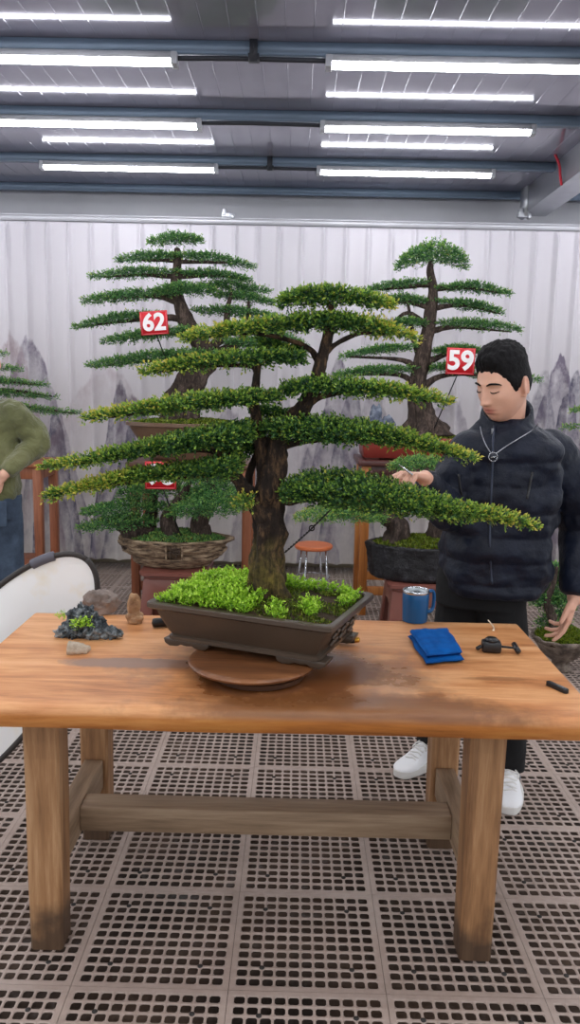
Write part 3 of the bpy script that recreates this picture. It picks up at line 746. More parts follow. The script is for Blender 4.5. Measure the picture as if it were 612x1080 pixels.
for sx in (-1, 1):
    for sy in (-1, 1):
        g = MB(); c = Vector((pcx, pcy, 0)) + ux*sx*PL*.31 + uy*sy*PW*.30
        o_ = [(-.075, .022), (-.07, .008), (-.055, .0), (-.03, .002), (-.018, .008), (0, .0055), (.018, .008), (.03, .002), (.055, 0), (.07, .008), (.075, .022)]
        prism(g, [(a, b) for a, b in o_], c + Vector((0, 0, DZ)) - uy*.03, ux, (0, 0, 1), uy, .06); part('foot', g, M_POT, pot, smooth=False, bevel=.003)
# plain relief strokes on the short right side of the pot
nrm = (ux + Vector((0, 0, -.35))).normalized(); eyy = nrm.cross(uy)
for off in (-.075, .0, .075):
    o0 = Vector((pcx, pcy, RZ - .068)) + ux*(PL*.437) + uy*off; g = MB()
    for L_ in (((0, -.03), (.003, 0), (-.002, .03)), ((-.024, .006), (-.01, .016), (.004, .012), (.022, .022)), ((-.02, -.018), (-.006, -.008), (.012, -.012), (.024, -.004))):
        tube(g, [o0 + uy*a_ + eyy*b_ for a_, b_ in L_], .0042, 8, 4)
    part('relief', g, M_POT, pot)
# soil mound
g = MB(); n_ = 40; v = []
for i in range(n_):
    for j in range(n_):
        a, b = (i/(n_-1) - .5)*PL*.925, (j/(n_-1) - .5)*PW*.88
        e = max(abs(a)/(PL*.4625), abs(b)/(PW*.44)); z = RZ - .012 + .028*(1 - e**2) + .006*noise.noise(Vector((a*20, b*20, 0)))
        p = Vector((pcx, pcy, 0)) + ux*a + uy*b; v.append((p.x, p.y, z))
g.add(v, grid_faces(n_, n_, closed=False)); part('soil', g, M_SOIL, bon)
TD = pcy - .02                                               # depth of the trunk
def soilz(a, b):
    e = max(abs(a)/(PL*.4625), abs(b)/(PW*.44)); return RZ - .012 + .028*(1 - e**2)
# bright ground cover (left) and moss with weeds (right)
gc = MB(); ms = MB()
n = 5200; A = (rng.random(n) - .5)*PL*.9; B = (rng.random(n) - .5)*PW*.85
nzv = np.array([noise.noise(Vector((a*14, b*14, 1))) for a, b in zip(A, B)]); 
tr = unz(283, 640, RZ + .01); trl = (tr - Vector((pcx, pcy, tr.z))); ta, tb = trl.dot(ux), trl.dot(uy)
lime = (A < ta - .035 + .05*nzv)
keep_r = (~lime) & (nzv > .2)
for msk, mbx, leafs, hgt in ((lime, gc, .0105, .036), (keep_r, gc, .0095, .024)):
    a, b = A[msk], B[msk]; hh = hgt*(.25 + .75*np.clip(nzv[msk] + .45, 0, 1))*rng.random(len(a))
    z = np.array([soilz(x, y) for x, y in zip(a, b)]) + hh
    P = np.array([pcx, pcy, 0]) + a[:, None]*np.array(ux) + b[:, None]*np.array(uy); P[:, 2] = z
    D = rng.normal(size=P.shape)*.7; D[:, 2] = np.abs(D[:, 2]) + .5; D /= np.linalg.norm(D, axis=1)[:, None]
    sprigs(mbx, P, D, 5, leafs, rng, .15, .75, 1.0, 1.0)
n = 9000; A = (rng.random(n) - .5)*PL*.91; B = (rng.random(n) - .5)*PW*.86
mk = A > ta - .06; A, B = A[mk], B[mk]
P = np.array([pcx, pcy, 0]) + A[:, None]*np.array(ux) + B[:, None]*np.array(uy); P[:, 2] = [soilz(x, y) for x, y in zip(A, B)]
nz3 = np.array([noise.noise(Vector((a*11 + 7, b*11, 5))) for a, b in zip(A, B)]); P = P[nz3 > -.12]; nn = len(P)
D = rng.normal(size=P.shape)*.6; D[:, 2] = np.abs(D[:, 2]) + .6; D /= np.linalg.norm(D, axis=1)[:, None]
leaves(ms, P, D, .009*(.6 + .6*rng.random(nn)), .004, np.clip(rng.normal(.45, .22, nn), 0, 1), rng)
o = part('ground_cover', gc, M_LIME, bon, smooth=False, fix=False, att=1) if False else None
def leafpart(name, mb, m, parent, label=None):
    me = mesh_from(name, mb, wloc(parent), False, 'tint'); me.materials.append(m)
    o = bpy.data.objects.new(name, me); COL.objects.link(o); o.parent = parent
    if label: o['label'] = label
    return o
tag(leafpart('ground_cover', gc, M_LIME, bon, 'bright lime-green creeping plants on the soil'), kind='stuff')
tag(leafpart('moss', ms, M_MOSS, bon, 'olive moss on the right half of the soil'), kind='stuff')

def P3(lst, d, sc=1.0):
    """(px, py, radius[, dy]) -> points and radii at depth d+dy"""
    pts = []; rr = []
    for q in lst:
        pts.append(unp(q[0], q[1], d + (q[3] if len(q) > 3 else 0))); rr.append(q[2])
    return pts, rr
pts, rr = P3([(283, 648, .063), (282, 628, .056), (282, 600, .047), (283, 565, .046), (284, 530, .047), (287, 500, .041), (289, 478, .034), (295, 458, .026), (309, 443, .024), (322, 428, .021), (331, 408, .018), (337, 388, .017), (344, 362, .015), (349, 338, .011), (350, 322, .007)], TD)
g = MB(); tube(g, pts, rr, 40, 9, lump=.42, lfreq=13, lobes=5, lobeamp=.18); part('trunk', g, M_BARK, bon)
def branch(lst, d, parent, m=None, lump=.25):
    pts, rr = P3(lst, d); g = MB(); tube(g, pts, rr, 14, 6, lump=lump, lfreq=22); return part('branch', g, m or M_BARK, parent)
branch([(284, 520, .03), (280, 492, .026), (275, 468, .019), (270, 440, .015), (269, 415, .012), (272, 392, .010), (272, 372, .007)], TD, bon)
branch([(280, 548, .03), (270, 530, .027), (256, 514, .021), (246, 497, .016), (242, 478, .011)], TD - .02, bon)
branch([(262, 520, .014), (263, 500, .012), (270, 480, .009), (274, 466, .006)], TD + .05, bon)
branch([(286, 532, .03), (298, 526, .026), (308, 527, .015), (340, 524, .011), (400, 524, .008), (470, 537, .005), (540, 552, .003)], TD - .01, bon)
branch([(290, 478, .018), (305, 468, .012), (350, 462, .009), (420, 466, .006), (480, 481, .003)], TD + .02, bon)
branch([(322, 428, .012), (345, 416, .009), (400, 412, .006), (455, 424, .003)], TD - .02, bon)
branch([(338, 384, .009), (350, 366, .008), (380, 352, .005), (420, 352, .003)], TD, bon)
branch([(338, 386, .01), (322, 365, .008), (270, 352, .005), (210, 356, .003)], TD + .04, bon)
branch([(270, 436, .009), (255, 424, .008), (200, 430, .005), (115, 440, .003)], TD - .03, bon)
branch([(271, 392, .008), (262, 386, .006), (220, 386, .005), (165, 392, .003)], TD, bon)
branch([(244, 492, .01), (220, 475, .008), (150, 480, .005), (75, 491, .003)], TD - .02, bon)
branch([(254, 512, .01), (235, 502, .008), (170, 505, .005), (70, 518, .003)], TD - .04, bon)

LF = .0098
def mpad(rows, n, yel=None, d=TD, leaf=LF, base=.2, K=8, m=None, parent=None, rag=.3):
    if parent is None and rows[0][1] < 450: rows = [(q[0], q[1], q[2]*.72, q[3]*.75) + tuple(q[4:]) for q in rows]; n = int(n*.8)
    """rows: (px, py, half width m, half height px[, dy])"""
    path = []
    for q in rows:
        p = unp(q[0], q[1], d + (q[4] if len(q) > 4 else 0)); path.append((p.x, p.y, p.z, q[2], q[3]*d/FPX))
    n = int(n*1.5)
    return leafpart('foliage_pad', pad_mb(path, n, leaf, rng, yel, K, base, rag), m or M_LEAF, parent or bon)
mpad([(297, 322, .03, 4), (315, 316, .09, 7), (350, 315, .12, 8), (385, 319, .08, 6), (413, 324, .025, 3)], 900, [.1, .12, .1, .2, .65])
mpad([(193, 359, .015, 3), (225, 353, .05, 5), (275, 347, .08, 6), (320, 341, .09, 8)], 800, [.45, .55, .4, .25, .1])
mpad([(315, 344, .08, 9), (350, 342, .11, 9), (395, 348, .08, 7), (437, 358, .02, 3)], 900, [.1, .08, .15, .6, .75])
mpad([(151, 394, .015, 3), (180, 389, .05, 5), (225, 383, .08, 6), (275, 380, .11, 8), (318, 380, .06, 7)], 1100, [.6, .4, .2, .1, .0])
mpad([(275, 362, .06, 6), (300, 372, .07, 8), (320, 372, .04, 6)], 420, None, TD + .1)
mpad([(90, 442, .014, 3), (130, 437, .05, 5), (185, 430, .10, 9), (240, 424, .11, 9), (293, 420, .06, 6)], 1500, [.6, .38, .25, .15, .1], TD - .03)
mpad([(48, 493, .010, 2), (90, 487, .028, 3.5), (140, 478, .065, 5.5), (200, 468, .12, 9), (250, 461, .11, 11), (267, 459, .05, 8)], 2100, [.6, .35, .12, .02, 0, 0], TD - .02)
mpad([(51, 524, .016, 3), (75, 519, .018, 2.5), (100, 513, .028, 3.5), (140, 504, .045, 4), (190, 499, .05, 4), (240, 494, .10, 11), (250, 490, .05, 8)], 1800, [.3, .6, .5, .2, .02, 0, 0], TD - .04)
mpad([(302, 414, .05, 7), (325, 410, .10, 9), (365, 411, .11, 9), (410, 415, .08, 7), (450, 421, .04, 5), (475, 427, .012, 3)], 1300, [.0, .05, .1, .25, .4, .65], TD - .02)
mpad([(278, 455, .05, 9), (310, 455, .12, 13), (355, 458, .14, 12), (400, 461, .11, 9), (450, 471, .06, 6), (478, 479, .03, 4), (500, 486, .01, 2)], 2100, [0, 0, .02, .1, .25, .35, .6], TD + .02)
mpad([(300, 521, .05, 9), (330, 519, .13, 16), (380, 523, .16, 18), (430, 531, .13, 14), (475, 540, .07, 9), (515, 545, .04, 6), (545, 551, .022, 4), (566, 558, .01, 3)], 2800, [0, .0, .03, .08, .15, .25, .5, .55], TD - .02)
mpad([(276, 470, .03, 6), (250, 476, .05, 7), (236, 470, .04, 6)], 300, None, TD + .08)
mpad([(268, 440, .02, 5), (280, 437, .04, 6), (300, 440, .03, 5)], 200, None, TD + .06)
# small bright shoot on the trunk
mpad([(252, 532, .01, 6), (259, 531, .02, 7), (264, 532, .01, 5)], 34, [.5, .6, .5], TD - .07)
# twisted guy wire with a ring
M_WIRE = flat('guy_wire', (40, 36, 34), .5, .3)
g = MB(); a, b = unp(300, 583, TD - .03), unp(352, 534, TD - .02); mm = unp(329, 557, TD - .03)
for s_ in (0, math.pi):
    L_ = []
    for u in np.linspace(0, 1, 60):
        p = a.lerp(b, u) + Vector((0, 0, -.004*math.sin(u*math.pi))); w_ = u*60 + s_
        L_.append(p + Vector((math.cos(w_)*.0016, math.sin(w_)*.0016, math.sin(w_)*.0012)))
    tube(g, L_, .0016, 6, 2)
tube(g, [mm + Vector((math.cos(t_)*.007, 0, math.sin(t_)*.007)) for t_ in np.linspace(0, 2*math.pi, 16)], .0022, 6, 2)
part('guy_wire', g, M_WIRE, bon)
# plant on the craggy stone
vs = [o for o in COL.objects if o.name == 'viewing_stone'][0]
g = MB(); q = unz(87, 653, TZ + .06); nn = 120
Bp = np.array(q) + np.array([0, -.012, -.012]) + rng.normal(size=(nn, 3))*np.array([.013, .008, .007]); D = rng.normal(size=(nn, 3)); D[:, 1] -= .6; D[:, 2] = np.abs(D[:, 2])*.7; D /= np.linalg.norm(D, axis=1)[:, None]
sprigs(g, Bp, D, 4, .008, rng, .3, .9); leafpart('plant', g, M_LIME, vs, 'small bright green plant'); g = MB(); q = unz(65, 651, TZ + .05)
nn = 26; Bp = np.array(q) + rng.normal(size=(nn, 3))*.006; D = rng.normal(size=(nn, 3)); D[:, 2] = np.abs(D[:, 2]); D /= np.linalg.norm(D, axis=1)[:, None]; sprigs(g, Bp, D, 4, .007, rng, .3, .9)
leafpart('plant', g, M_LIME, vs, 'tiny green sprig at the left of the stone')
# black grip behind the pot's left corner, brass-ended fitting behind its right corner
q = unz(165, 657, TZ + .016); g = MB(); tube(g, [q + Vector((-.012, 0, 0)), q + Vector((.0, .004, 0)), q + Vector((.05, .02, 0))], [.013, .015, .013], 16, 3, squash=(1, 1))
tag(part('tool_grip', g, M_BLK, loc=(q.x, q.y, TZ)), 'rounded black tool grip lying behind the left corner of the bonsai pot', 'tool grip')
q = unz(372, 676, TZ + .012); r = thing('nozzle', (q.x, q.y, TZ), 'small dark nozzle with a brass tip beside the right side of the bonsai pot', 'nozzle')
g = MB(); tube(g, [q + Vector((-.05, .01, .0)), q + Vector((-.01, 0, .002)), q + Vector((.006, -.002, .004))], .010, 14, 3); part('body', g, M_BLK, r)
g = MB(); tube(g, [q + Vector((.004, -.002, .004)), q + Vector((.02, -.004, .006))], [.0095, .0085], 14, 3); part('tip', g, flat('brass', (200, 150, 60), .3, .9), r, label='brass tip')
# ------------------------------------------------------------------ stands at the back
M_STAND = wood('stand_wood', (112, 62, 40), (150, 88, 58), (176, 112, 78), 'z', .8, .45)
M_STANDX = wood('stand_top_wood', (70, 46, 36), (96, 66, 52), (124, 88, 70), 'x', .8, .4)
M_ORANGE = wood('orange_wood', (134, 76, 30), (176, 108, 48), (200, 134, 70), 'z', .8, .45)
def stand(x0, x1, y, dep, h, label, legm, topm, shelf=None, carved=False):
    xm = (x0 + x1)/2; r = thing('flower_stand', (xm, y, 0), label, 'stand', 'tall wooden stands along the curtain'); lw = .062
    g = MB(); box(g, (xm, y, h - .018), (x1 - x0 + .05, dep + .04, .036)); part('top', g, topm, r, smooth=False, bevel=.006)
    g = MB()
    for s_ in (-1, 1):
        box(g, (xm, y + s_*(dep/2 - .02), h - .078), (x1 - x0 - .02, .022, .085)); box(g, (xm + s_*((x1-x0)/2 - .02), y, h - .078), (.022, dep - .04, .085))
    if carved:
        for i in range(9):
            xx = x0 + .06 + i*(x1 - x0 - .12)/8; lathe(g, [(.018, -.012), (.022, 0), (.018, .012)], (xx, y - dep/2 + .01, h - .078), 10)
    part('apron', g, topm, r, smooth=False, bevel=.003)
    for sx in (x0 + lw/2, x1 - lw/2):
        for sy in (-1, 1):
            g = MB(); box(g, (sx, y + sy*(dep/2 - lw/2), (h - .036)/2), (lw, lw, h - .036), taper=.9); part('leg', g, legm, r, smooth=False, bevel=.006)
    for sy in (-1, 1):
        g = MB(); beam(g, (x0 + lw, y + sy*(dep/2 - lw/2), .17), (x1 - lw, y + sy*(dep/2 - lw/2), .17), .03, .06); part('stretcher', g, legm, r, smooth=False, bevel=.004)
    if shelf:
        g = MB(); box(g, (xm, y, .21), (x1 - x0 - .02, dep - .02, .024)); part('shelf', g, topm, r, smooth=False, bevel=.004)
    return r
YS = 5.55
a62 = unp(139, 560, YS - .2).x; b62 = unp(265, 560, YS - .2).x; h62 = unp(200, 488, YS - .22).z
stand(a62, b62, YS, .5, h62, 'tall brown wooden stand carrying the bonsai numbered 62', M_STAND, M_STANDX)
a59 = unp(379, 560, YS - .2).x; b59 = a59 + .78; h59 = unp(420, 486, YS - .22).z
stand(a59, b59, YS, .5, h59, 'tall orange wooden stand with dark carved top under the bonsai numbered 59', M_ORANGE, wood('rosewood', (58, 32, 30), (86, 48, 44), (112, 70, 62), 'x', .8, .35), carved=True)
bL = unp(47, 540, 5.7).x; hL = unp(30, 487, 5.7).z
stand(bL - 1.0, bL, 5.85, .42, hL, 'reddish wooden stand behind the man in the green sweater at the left edge', M_STAND, M_STAND, True)
bR = unp(640, 500, 5.6).x
stand(bR, bR + .8, YS, .5, .98, 'wooden stand beyond the right edge of the view', M_STAND, M_STANDX)

M_PLAST = flat('plastic_rosewood', (124, 74, 64), .35, 0, .08)
def plastic_stool(x, y, h, wt, label):
    r = thing('plastic_stool', (x, y, 0), label, 'stool', 'red-brown plastic stools under the low pots')
    g = MB(); rect_loft(g, [(wt, wt, h - .03), (wt + .02, wt + .02, h - .024), (wt + .02, wt + .02, h - .006), (wt + .004, wt + .004, h)], x, y, 0, .05); part('seat', g, M_PLAST, r, angle=40)
    g = MB(); rect_loft(g, [(wt - .03, wt - .03, h - .05), (wt - .03, wt - .03, h - .028)], x, y, 0, .04); part('collar', g, M_PLAST, r, smooth=False)
    for k in range(4):
        a = k*math.pi/2; ex = Vector((math.cos(a), math.sin(a), 0)); nn = Vector((math.sin(a), -math.cos(a), 0))
        hb = wt/2 + .015; ht = wt/2 - .02; H_ = h - .045; w_ = .07
        arch = [(hb - w_ - (hb - w_ - .02)*0 - .0, 0)]
        o_ = [(-hb, 0), (-ht, H_), (ht, H_), (hb, 0), (hb - w_, 0), (ht - w_ + .012, H_*.55), (ht - w_ - .03, H_*.72), (0, H_*.76), (-ht + w_ + .03, H_*.72), (-ht + w_ - .012, H_*.55), (-hb + w_, 0)]
        tilt = (Vector((0, 0, 1)) - nn*(.035/H_)).normalized()
        g = MB(); prism(g, o_, Vector((x, y, 0)) + nn*hb, ex, tilt, -nn, .014); part('side_panel', g, M_PLAST, r, smooth=False, bevel=.002)
    return r
# ------------------------------------------------------------------ background bonsai
def far_tree(name, d, base, label, group=None, cat='bonsai'):
    return thing(name, base, label, cat, group)
def fpad(parent, d, L, Rr, hp, dep, n, dy=0, yel=None, leaf=.0135, K=6, bow=0, rag=.3):
    if L[1] < 480 and parent is not None: hp *= .62; dep *= .72
    """pad between pixel points L and Rr at depth d; hp = half thickness in px"""
    m_ = ((L[0] + Rr[0])/2, (L[1] + Rr[1])/2 + bow)
    rows = [(L[0], L[1], .03, hp*.45, dy), ((L[0]*3 + m_[0]*2)/5, (L[1]*3 + m_[1]*2)/5, dep*.6, hp*.8, dy), (m_[0], m_[1], dep, hp, dy), ((Rr[0]*3 + m_[0]*2)/5, (Rr[1]*3 + m_[1]*2)/5, dep*.6, hp*.8, dy), (Rr[0], Rr[1], .03, hp*.45, dy)]
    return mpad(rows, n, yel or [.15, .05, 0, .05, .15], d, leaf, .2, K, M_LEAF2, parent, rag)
def far_branch(parent, d, lst, m=None):
    pts, rr = P3(lst, d); g = MB(); tube(g, pts, rr, 10, 5, lump=.25, lfreq=9); return part('branch', g, m or M_BARK2, parent)
def far_trunk(parent, d, lst, lobes=5, amp=.2):
    pts, rr = P3(lst, d); g = MB(); tube(g, pts, rr, 28, 7, lump=.34, lfreq=6, lobes=lobes, lobeamp=amp); return part('trunk', g, M_BARK2, parent)
def mosscap(parent, c, rx, ry, h, m=None):
    g = MB(); n = 5000; a = rng.random(n)*2*math.pi; r_ = np.sqrt(rng.random(n))
    P = np.stack([c[0] + np.cos(a)*r_*rx, c[1] + np.sin(a)*r_*ry, c[2] + h*(1 - r_**2)], 1)
    D = rng.normal(size=P.shape)*.6; D[:, 2] = np.abs(D[:, 2]) + .6; D /= np.linalg.norm(D, axis=1)[:, None]
    leaves(g, P, D, .018*(.6 + .6*rng.random(n)), .009, np.clip(rng.normal(.5, .22, n), 0, 1), rng)
    s = MB(); lathe(s, [(1.0, -.02), (.98, .0), (.7, h*.5), (.35, h*.88), (.02, h)], (0, 0, 0), 32); s2 = MB(); s2.add(s.verts()*np.array([rx, ry, 1]) + np.array(c), s.f)
    part('soil', s2, M_SOIL, parent); tag(leafpart('moss', g, m or M_MOSS, parent), kind='stuff')

# --- 62
d = YS
pz = unp(200, 472, d - .2).z
q = unp(198, 470, d); hz = h62
t62 = far_tree('potted_bonsai', d, (q.x, d, hz), 'tall bonsai with tiered foliage in a shallow oval brown pot, numbered 62')
rimz = unp(200, 447, d - .22).z; rx = (unp(264, 447, d).x - unp(133, 447, d).x)/2; cxx = (unp(264, 447, d).x + unp(133, 447, d).x)/2
t62.location.x = cxx
g = MB(); hh = rimz - hz
lathe(g, [(rx*.52, 0), (rx*.56, .004), (rx*.6, .02), (rx*.84, hh*.6), (rx*.95, hh - .03), (rx, hh - .024), (rx, hh - .004), (rx*.985, hh), (rx*.93, hh), (rx*.92, hh - .03)], (cxx, d, hz), 56, 1, .58); part('pot', g, flat('pot_far_brown', (108, 82, 64), .4), t62, angle=40)
mosscap(t62, (cxx, d, rimz - .015), rx*.92, rx*.53, .04)
far_trunk(t62, d, [(190, 455, .15), (190, 438, .12), (196, 415, .10), (206, 396, .095), (216, 378, .075), (208, 356, .06), (196, 338, .052), (189, 318, .042), (186, 298, .034), (187, 280, .028), (187, 262, .018)])
for L_ in ([(196, 338, .03), (175, 335, .02), (120, 340, .01), (85, 345, .006)], [(190, 318, .03), (160, 312, .016), (110, 315, .008)], [(212, 372, .04), (235, 355, .025), (240, 325, .018), (245, 308, .012)], [(216, 378, .04), (255, 360, .025), (262, 335, .016), (262, 318, .01)], [(212, 385, .04), (190, 378, .02), (140, 382, .01), (100, 387, .005)], [(208, 356, .03), (180, 352, .015), (130, 356, .01)], [(187, 292, .02), (150, 290, .01), (110, 292, .006)], [(187, 292, .02), (225, 290, .01), (255, 294, .006)], [(188, 275, .015), (150, 274, .008)], [(188, 276, .015), (240, 277, .008)]): far_branch(t62, d, L_)
for L_, R_, hp, dep, n, dy, bow in (((158, 257), (213, 255), 7, .16, 420, 0, -3), ((124, 275), (190, 271), 5, .16, 420, 0, -1), ((183, 270), (269, 282), 5, .17, 480, 0, -2), ((96, 293), (192, 288), 5, .2, 560, 0, -1), ((186, 289), (266, 297), 5, .18, 480, .02, -2), ((88, 319), (188, 310), 6, .24, 700, -.05, -1), ((165, 307), (226, 308), 8, .2, 460, -.1, -1), ((203, 302), (286, 309), 5, .2, 480, .1, -2), ((226, 312), (291, 321), 5, .2, 440, .1, -2), ((79, 346), (170, 332), 5, .2, 560, -.05, -2), ((204, 328), (302, 338), 6, .26, 640, .08, -2), ((108, 362), (220, 349), 7, .26, 760, -.12, -2), ((93, 387), (240, 374), 9, .32, 1250, -.1, -2), ((265, 350), (322, 366), 7, .24, 460, .1, -3), ((228, 361), (318, 374), 8, .3, 740, .05, -2)):
    fpad(t62, d, L_, R_, hp, dep, n, dy, bow=bow)
# --- 59
rimz = unp(430, 462, d - .22).z; xa = unp(381, 470, d - .2).x; xb = xa + .72; cxx = (xa + xb)/2
t59 = far_tree('potted_bonsai', d, (cxx, d, h59), 'tall straight-trunked bonsai with domed top in a rectangular red pot, numbered 59')
M_RED = flat('pot_red', (140, 54, 46), .35, 0, .1, 6); M_REDD = flat('pot_dark_red', (92, 48, 42), .4, 0, .1, 6)
g = MB(); rect_loft(g, [(.66, .38, h59 + .012), (.68, .40, h59 + .016), (.70, .42, rimz - .045), (.70, .42, rimz - .03), (.74, .46, rimz - .028), (.74, .46, rimz - .004), (.73, .45, rimz), (.68, .40, rimz), (.68, .40, rimz - .03)], cxx, d, 0, .015); pt = part('pot', g, M_RED, t59, smooth=False)
for sx in (-1, 1):
    for sy in (-1, 1): g = MB(); box(g, (cxx + sx*.28, d + sy*.15, h59 + .008), (.09, .06, .016)); part('foot', g, M_REDD, pt, smooth=False, bevel=.003)
g = MB(); box(g, (cxx, d, rimz - .022), (.7, .42, .02)); s2 = g
mosscap(t59, (cxx, d, rimz - .012), .33, .19, .05)
far_trunk(t59, d, [(446, 458, .17), (446, 450, .13), (445, 440, .092), (443, 425, .07), (441, 405, .058), (444, 385, .052), (449, 360, .047), (453, 340, .042), (456, 320, .036), (456, 302, .029), (454, 285, .024), (455, 275, .014)], 6, .3)
for L_ in ([(454, 300, .02), (425, 303, .012), (390, 306, .005)], [(456, 305, .02), (490, 303, .012), (535, 310, .005)], [(455, 325, .02), (425, 318, .012), (395, 322, .006)], [(456, 325, .02), (490, 322, .012), (528, 331, .005)], [(452, 345, .025), (430, 330, .015), (410, 345, .008)], [(452, 350, .025), (480, 345, .013), (540, 350, .005)], [(446, 385, .03), (436, 355, .02), (432, 330, .012), (430, 318, .01)], [(443, 395, .03), (425, 380, .016), (365, 376, .006)], [(446, 385, .03), (475, 372, .014), (505, 372, .006)], [(442, 410, .03), (420, 395, .016), (360, 396, .006)], [(443, 410, .03), (475, 395, .014), (560, 400, .005)]): far_branch(t59, d, L_)
mpad([(421, 282, .05, 4), (435, 274, .14, 8), (456, 270, .18, 10), (477, 274, .14, 8), (491, 282, .05, 4)], 700, [.1, .1, .1, .1, .1], d, .016, .2, 6, M_LEAF2, t59)
for L_, R_, hp, dep, n, dy, bow in (((385, 307), (452, 299), 4, .17, 400, 0, -1), ((459, 305), (538, 311), 5, .18, 460, 0, -4), ((391, 320), (452, 319), 6, .2, 440, .02, -2), ((461, 319), (531, 331), 5, .18, 440, 0, -2), ((400, 346), (452, 342), 6, .2, 420, .02, -2), ((461, 342), (548, 349), 6, .22, 560, -.03, -2), ((361, 377), (440, 367), 5, .2, 480, 0, -2), ((458, 372), (508, 372), 6, .2, 420, 0, -2), ((353, 397), (440, 391), 6, .22, 560, -.02, -2), ((452, 390), (500, 391), 6, .2, 400, 0, -2), ((495, 398), (570, 402), 5, .18, 380, .05, -2)):
    fpad(t59, d, L_, R_, hp, dep, n, dy, bow=bow)
# little craggy rock on its soil
q = unp(400, 461, d - .1); r0 = (q.x, d - .1, rimz - .01)
g = MB(); rock(g, (q.x - .03, d - .1, rimz - .012), (.04, .04, .13), 2.0, .5, 1.8); rock(g, (q.x + .055, d - .08, rimz - .012), (.045, .04, .08), 5.0, .5, 1.8); rock(g, (q.x + .01, d - .12, rimz - .012), (.1, .05, .045), 9.0, .5, 1.8)
g = union(g, .006, 0); tag(part('rockery', g, stone('rock_blue', ((52, 58, 72), (98, 106, 124), (150, 158, 172)), .6, 18), loc=r0), 'small blue-grey craggy rock on the soil of the red pot beside the trunk', 'rock')

# --- 98 with its rock-textured oval pot on a plastic stool
d9 = 4.9; xa, xb = unp(123, 575, d9).x, unp(245, 575, d9).x; cxx = (xa + xb)/2; rx = (xb - xa)/2
zb = unp(185, 604, d9 - .2).z; zr = unp(185, 574, d9 - .25).z
plastic_stool(cxx + .02, d9, zb, .40, 'red-brown plastic stool under the brown rock-textured oval pot')
t98 = far_tree('potted_bonsai', d9, (cxx, d9, zb), 'low multi-trunk bonsai in a brown rock-textured oval pot on a plastic stool')
def rockwob(s, a=.1):
    return lambda t, z: 1 + a*noise.fractal(Vector((math.cos(t)*2.2 + s, math.sin(t)*2.2, z*26)), 1.0, 2.0, 4)
H_ = zr - zb
t = NT('pot_rocky'); n = t.noise(7, 7, .65, t.map((2, 2, 9), (0, 0, 0), (0, .15, 0))); t.set(color=t.ramp(n, [(.36, srgb(62, 48, 36)), (.48, srgb(136, 112, 88)), (.62, srgb(190, 166, 136))]), rough=.6); t.bump(n, 1.0, .03); M_ROCKY = t.m
prof = [(rx*.5, 0), (rx*.58, .01)] + [(rx*(.58 + .42*(u**.8)), .01 + u*(H_ - .02)) for u in np.linspace(.06, 1, 22)] + [(rx*.98, H_), (rx*.9, H_), (rx*.88, H_ - .03)]
g = MB(); lathe(g, prof, (cxx, d9, zb), 110, 1, .6, wob=rockwob(1, .1)); pt = part('pot', g, M_ROCKY, t98)
q = unp(181, 587, d9 - .3); yfr = d9 - rx*.6*.86
g = MB(); o_ = Vector((q.x, yfr - .012, q.z))
for a, b, w_, h_ in ((0, .048, .1, .01), (0, -.048, .1, .01), (-.048, 0, .01, .1), (.048, 0, .01, .1)): box(g, o_ + Vector((a, 0, b)), (w_, .03, h_))
part('seal_frame', g, M_ROCKY, pt, smooth=False, bevel=.002)
part('seal_character', text_mb('神', .082, o_ + Vector((0, .0, 0)), (1, 0, 0), (0, 0, 1), (0, -1, 0), .012), flat('seal_dark', (66, 50, 38), .7), pt, smooth=False)
mosscap(t98, (cxx, d9, zr - .02), rx*.88, rx*.5, .06, M_LEAF2)
far_trunk(t98, d9, [(146, 572, .11), (142, 563, .09), (134, 556, .06), (122, 552, .035), (112, 552, .02)], 4, .15)
far_trunk(t98, d9 - .05, [(188, 572, .06), (181, 562, .055), (178, 550, .05), (183, 538, .04), (192, 525, .03), (200, 508, .02)], 4, .2)
far_trunk(t98, d9, [(212, 574, .075), (212, 563, .062), (209, 552, .055), (216, 538, .045), (222, 520, .03), (220, 500, .02)], 4, .2)
far_trunk(t98, d9 + .08, [(160, 572, .05), (158, 556, .045), (160, 535, .035), (164, 515, .02)], 4, .15)
for L_, R_, hp, dep, n, dy, bow in (((84, 558), (166, 552), 6, .18, 620, -.05, -4), ((87, 541), (178, 536), 6, .2, 680, 0, -3), ((126, 522), (190, 518), 9, .24, 700, .05, -3), ((176, 541), (262, 536), 11, .28, 1100, -.08, -5), ((185, 528), (262, 524), 9, .28, 800, .05, -5), ((168, 508), (252, 506), 10, .26, 720, .12, -4), ((112, 512), (160, 508), 5, .18, 380, .05, -2)):
    fpad(t98, d9, L_, R_, hp, dep, n, dy, bow=bow, leaf=.013)

# --- black rocky pot on a plastic stool
dk = 4.75; xa = unp(387, 590, dk).x; rx = .36; cxx = xa + rx
zb = unp(430, 616, dk - .2).z; zr = unp(430, 580, dk - .25).z; H_ = zr - zb
plastic_stool(cxx - .02, dk, zb, .44, 'red-brown plastic stool under the black craggy oval pot')
tk = far_tree('potted_bonsai', dk, (cxx, dk, zb), 'two-trunk bonsai in a black craggy oval pot partly behind the man in the jacket')
t = NT('pot_black'); n = t.noise(16, 7, .7); t.set(color=t.ramp(n, [(.42, srgb(12, 12, 16)), (.6, srgb(26, 26, 32)), (.74, srgb(84, 84, 92))]), rough=.35); t.bump(n, 1, .02)
prof = [(rx*.86, 0), (rx*.93, .012)] + [(rx*(.93 + .07*u), .012 + u*(H_ - .03)) for u in np.linspace(.1, 1, 12)] + [(rx*1.01, H_ - .01), (rx*.98, H_), (rx*.92, H_ - .002), (rx*.9, H_ - .03)]
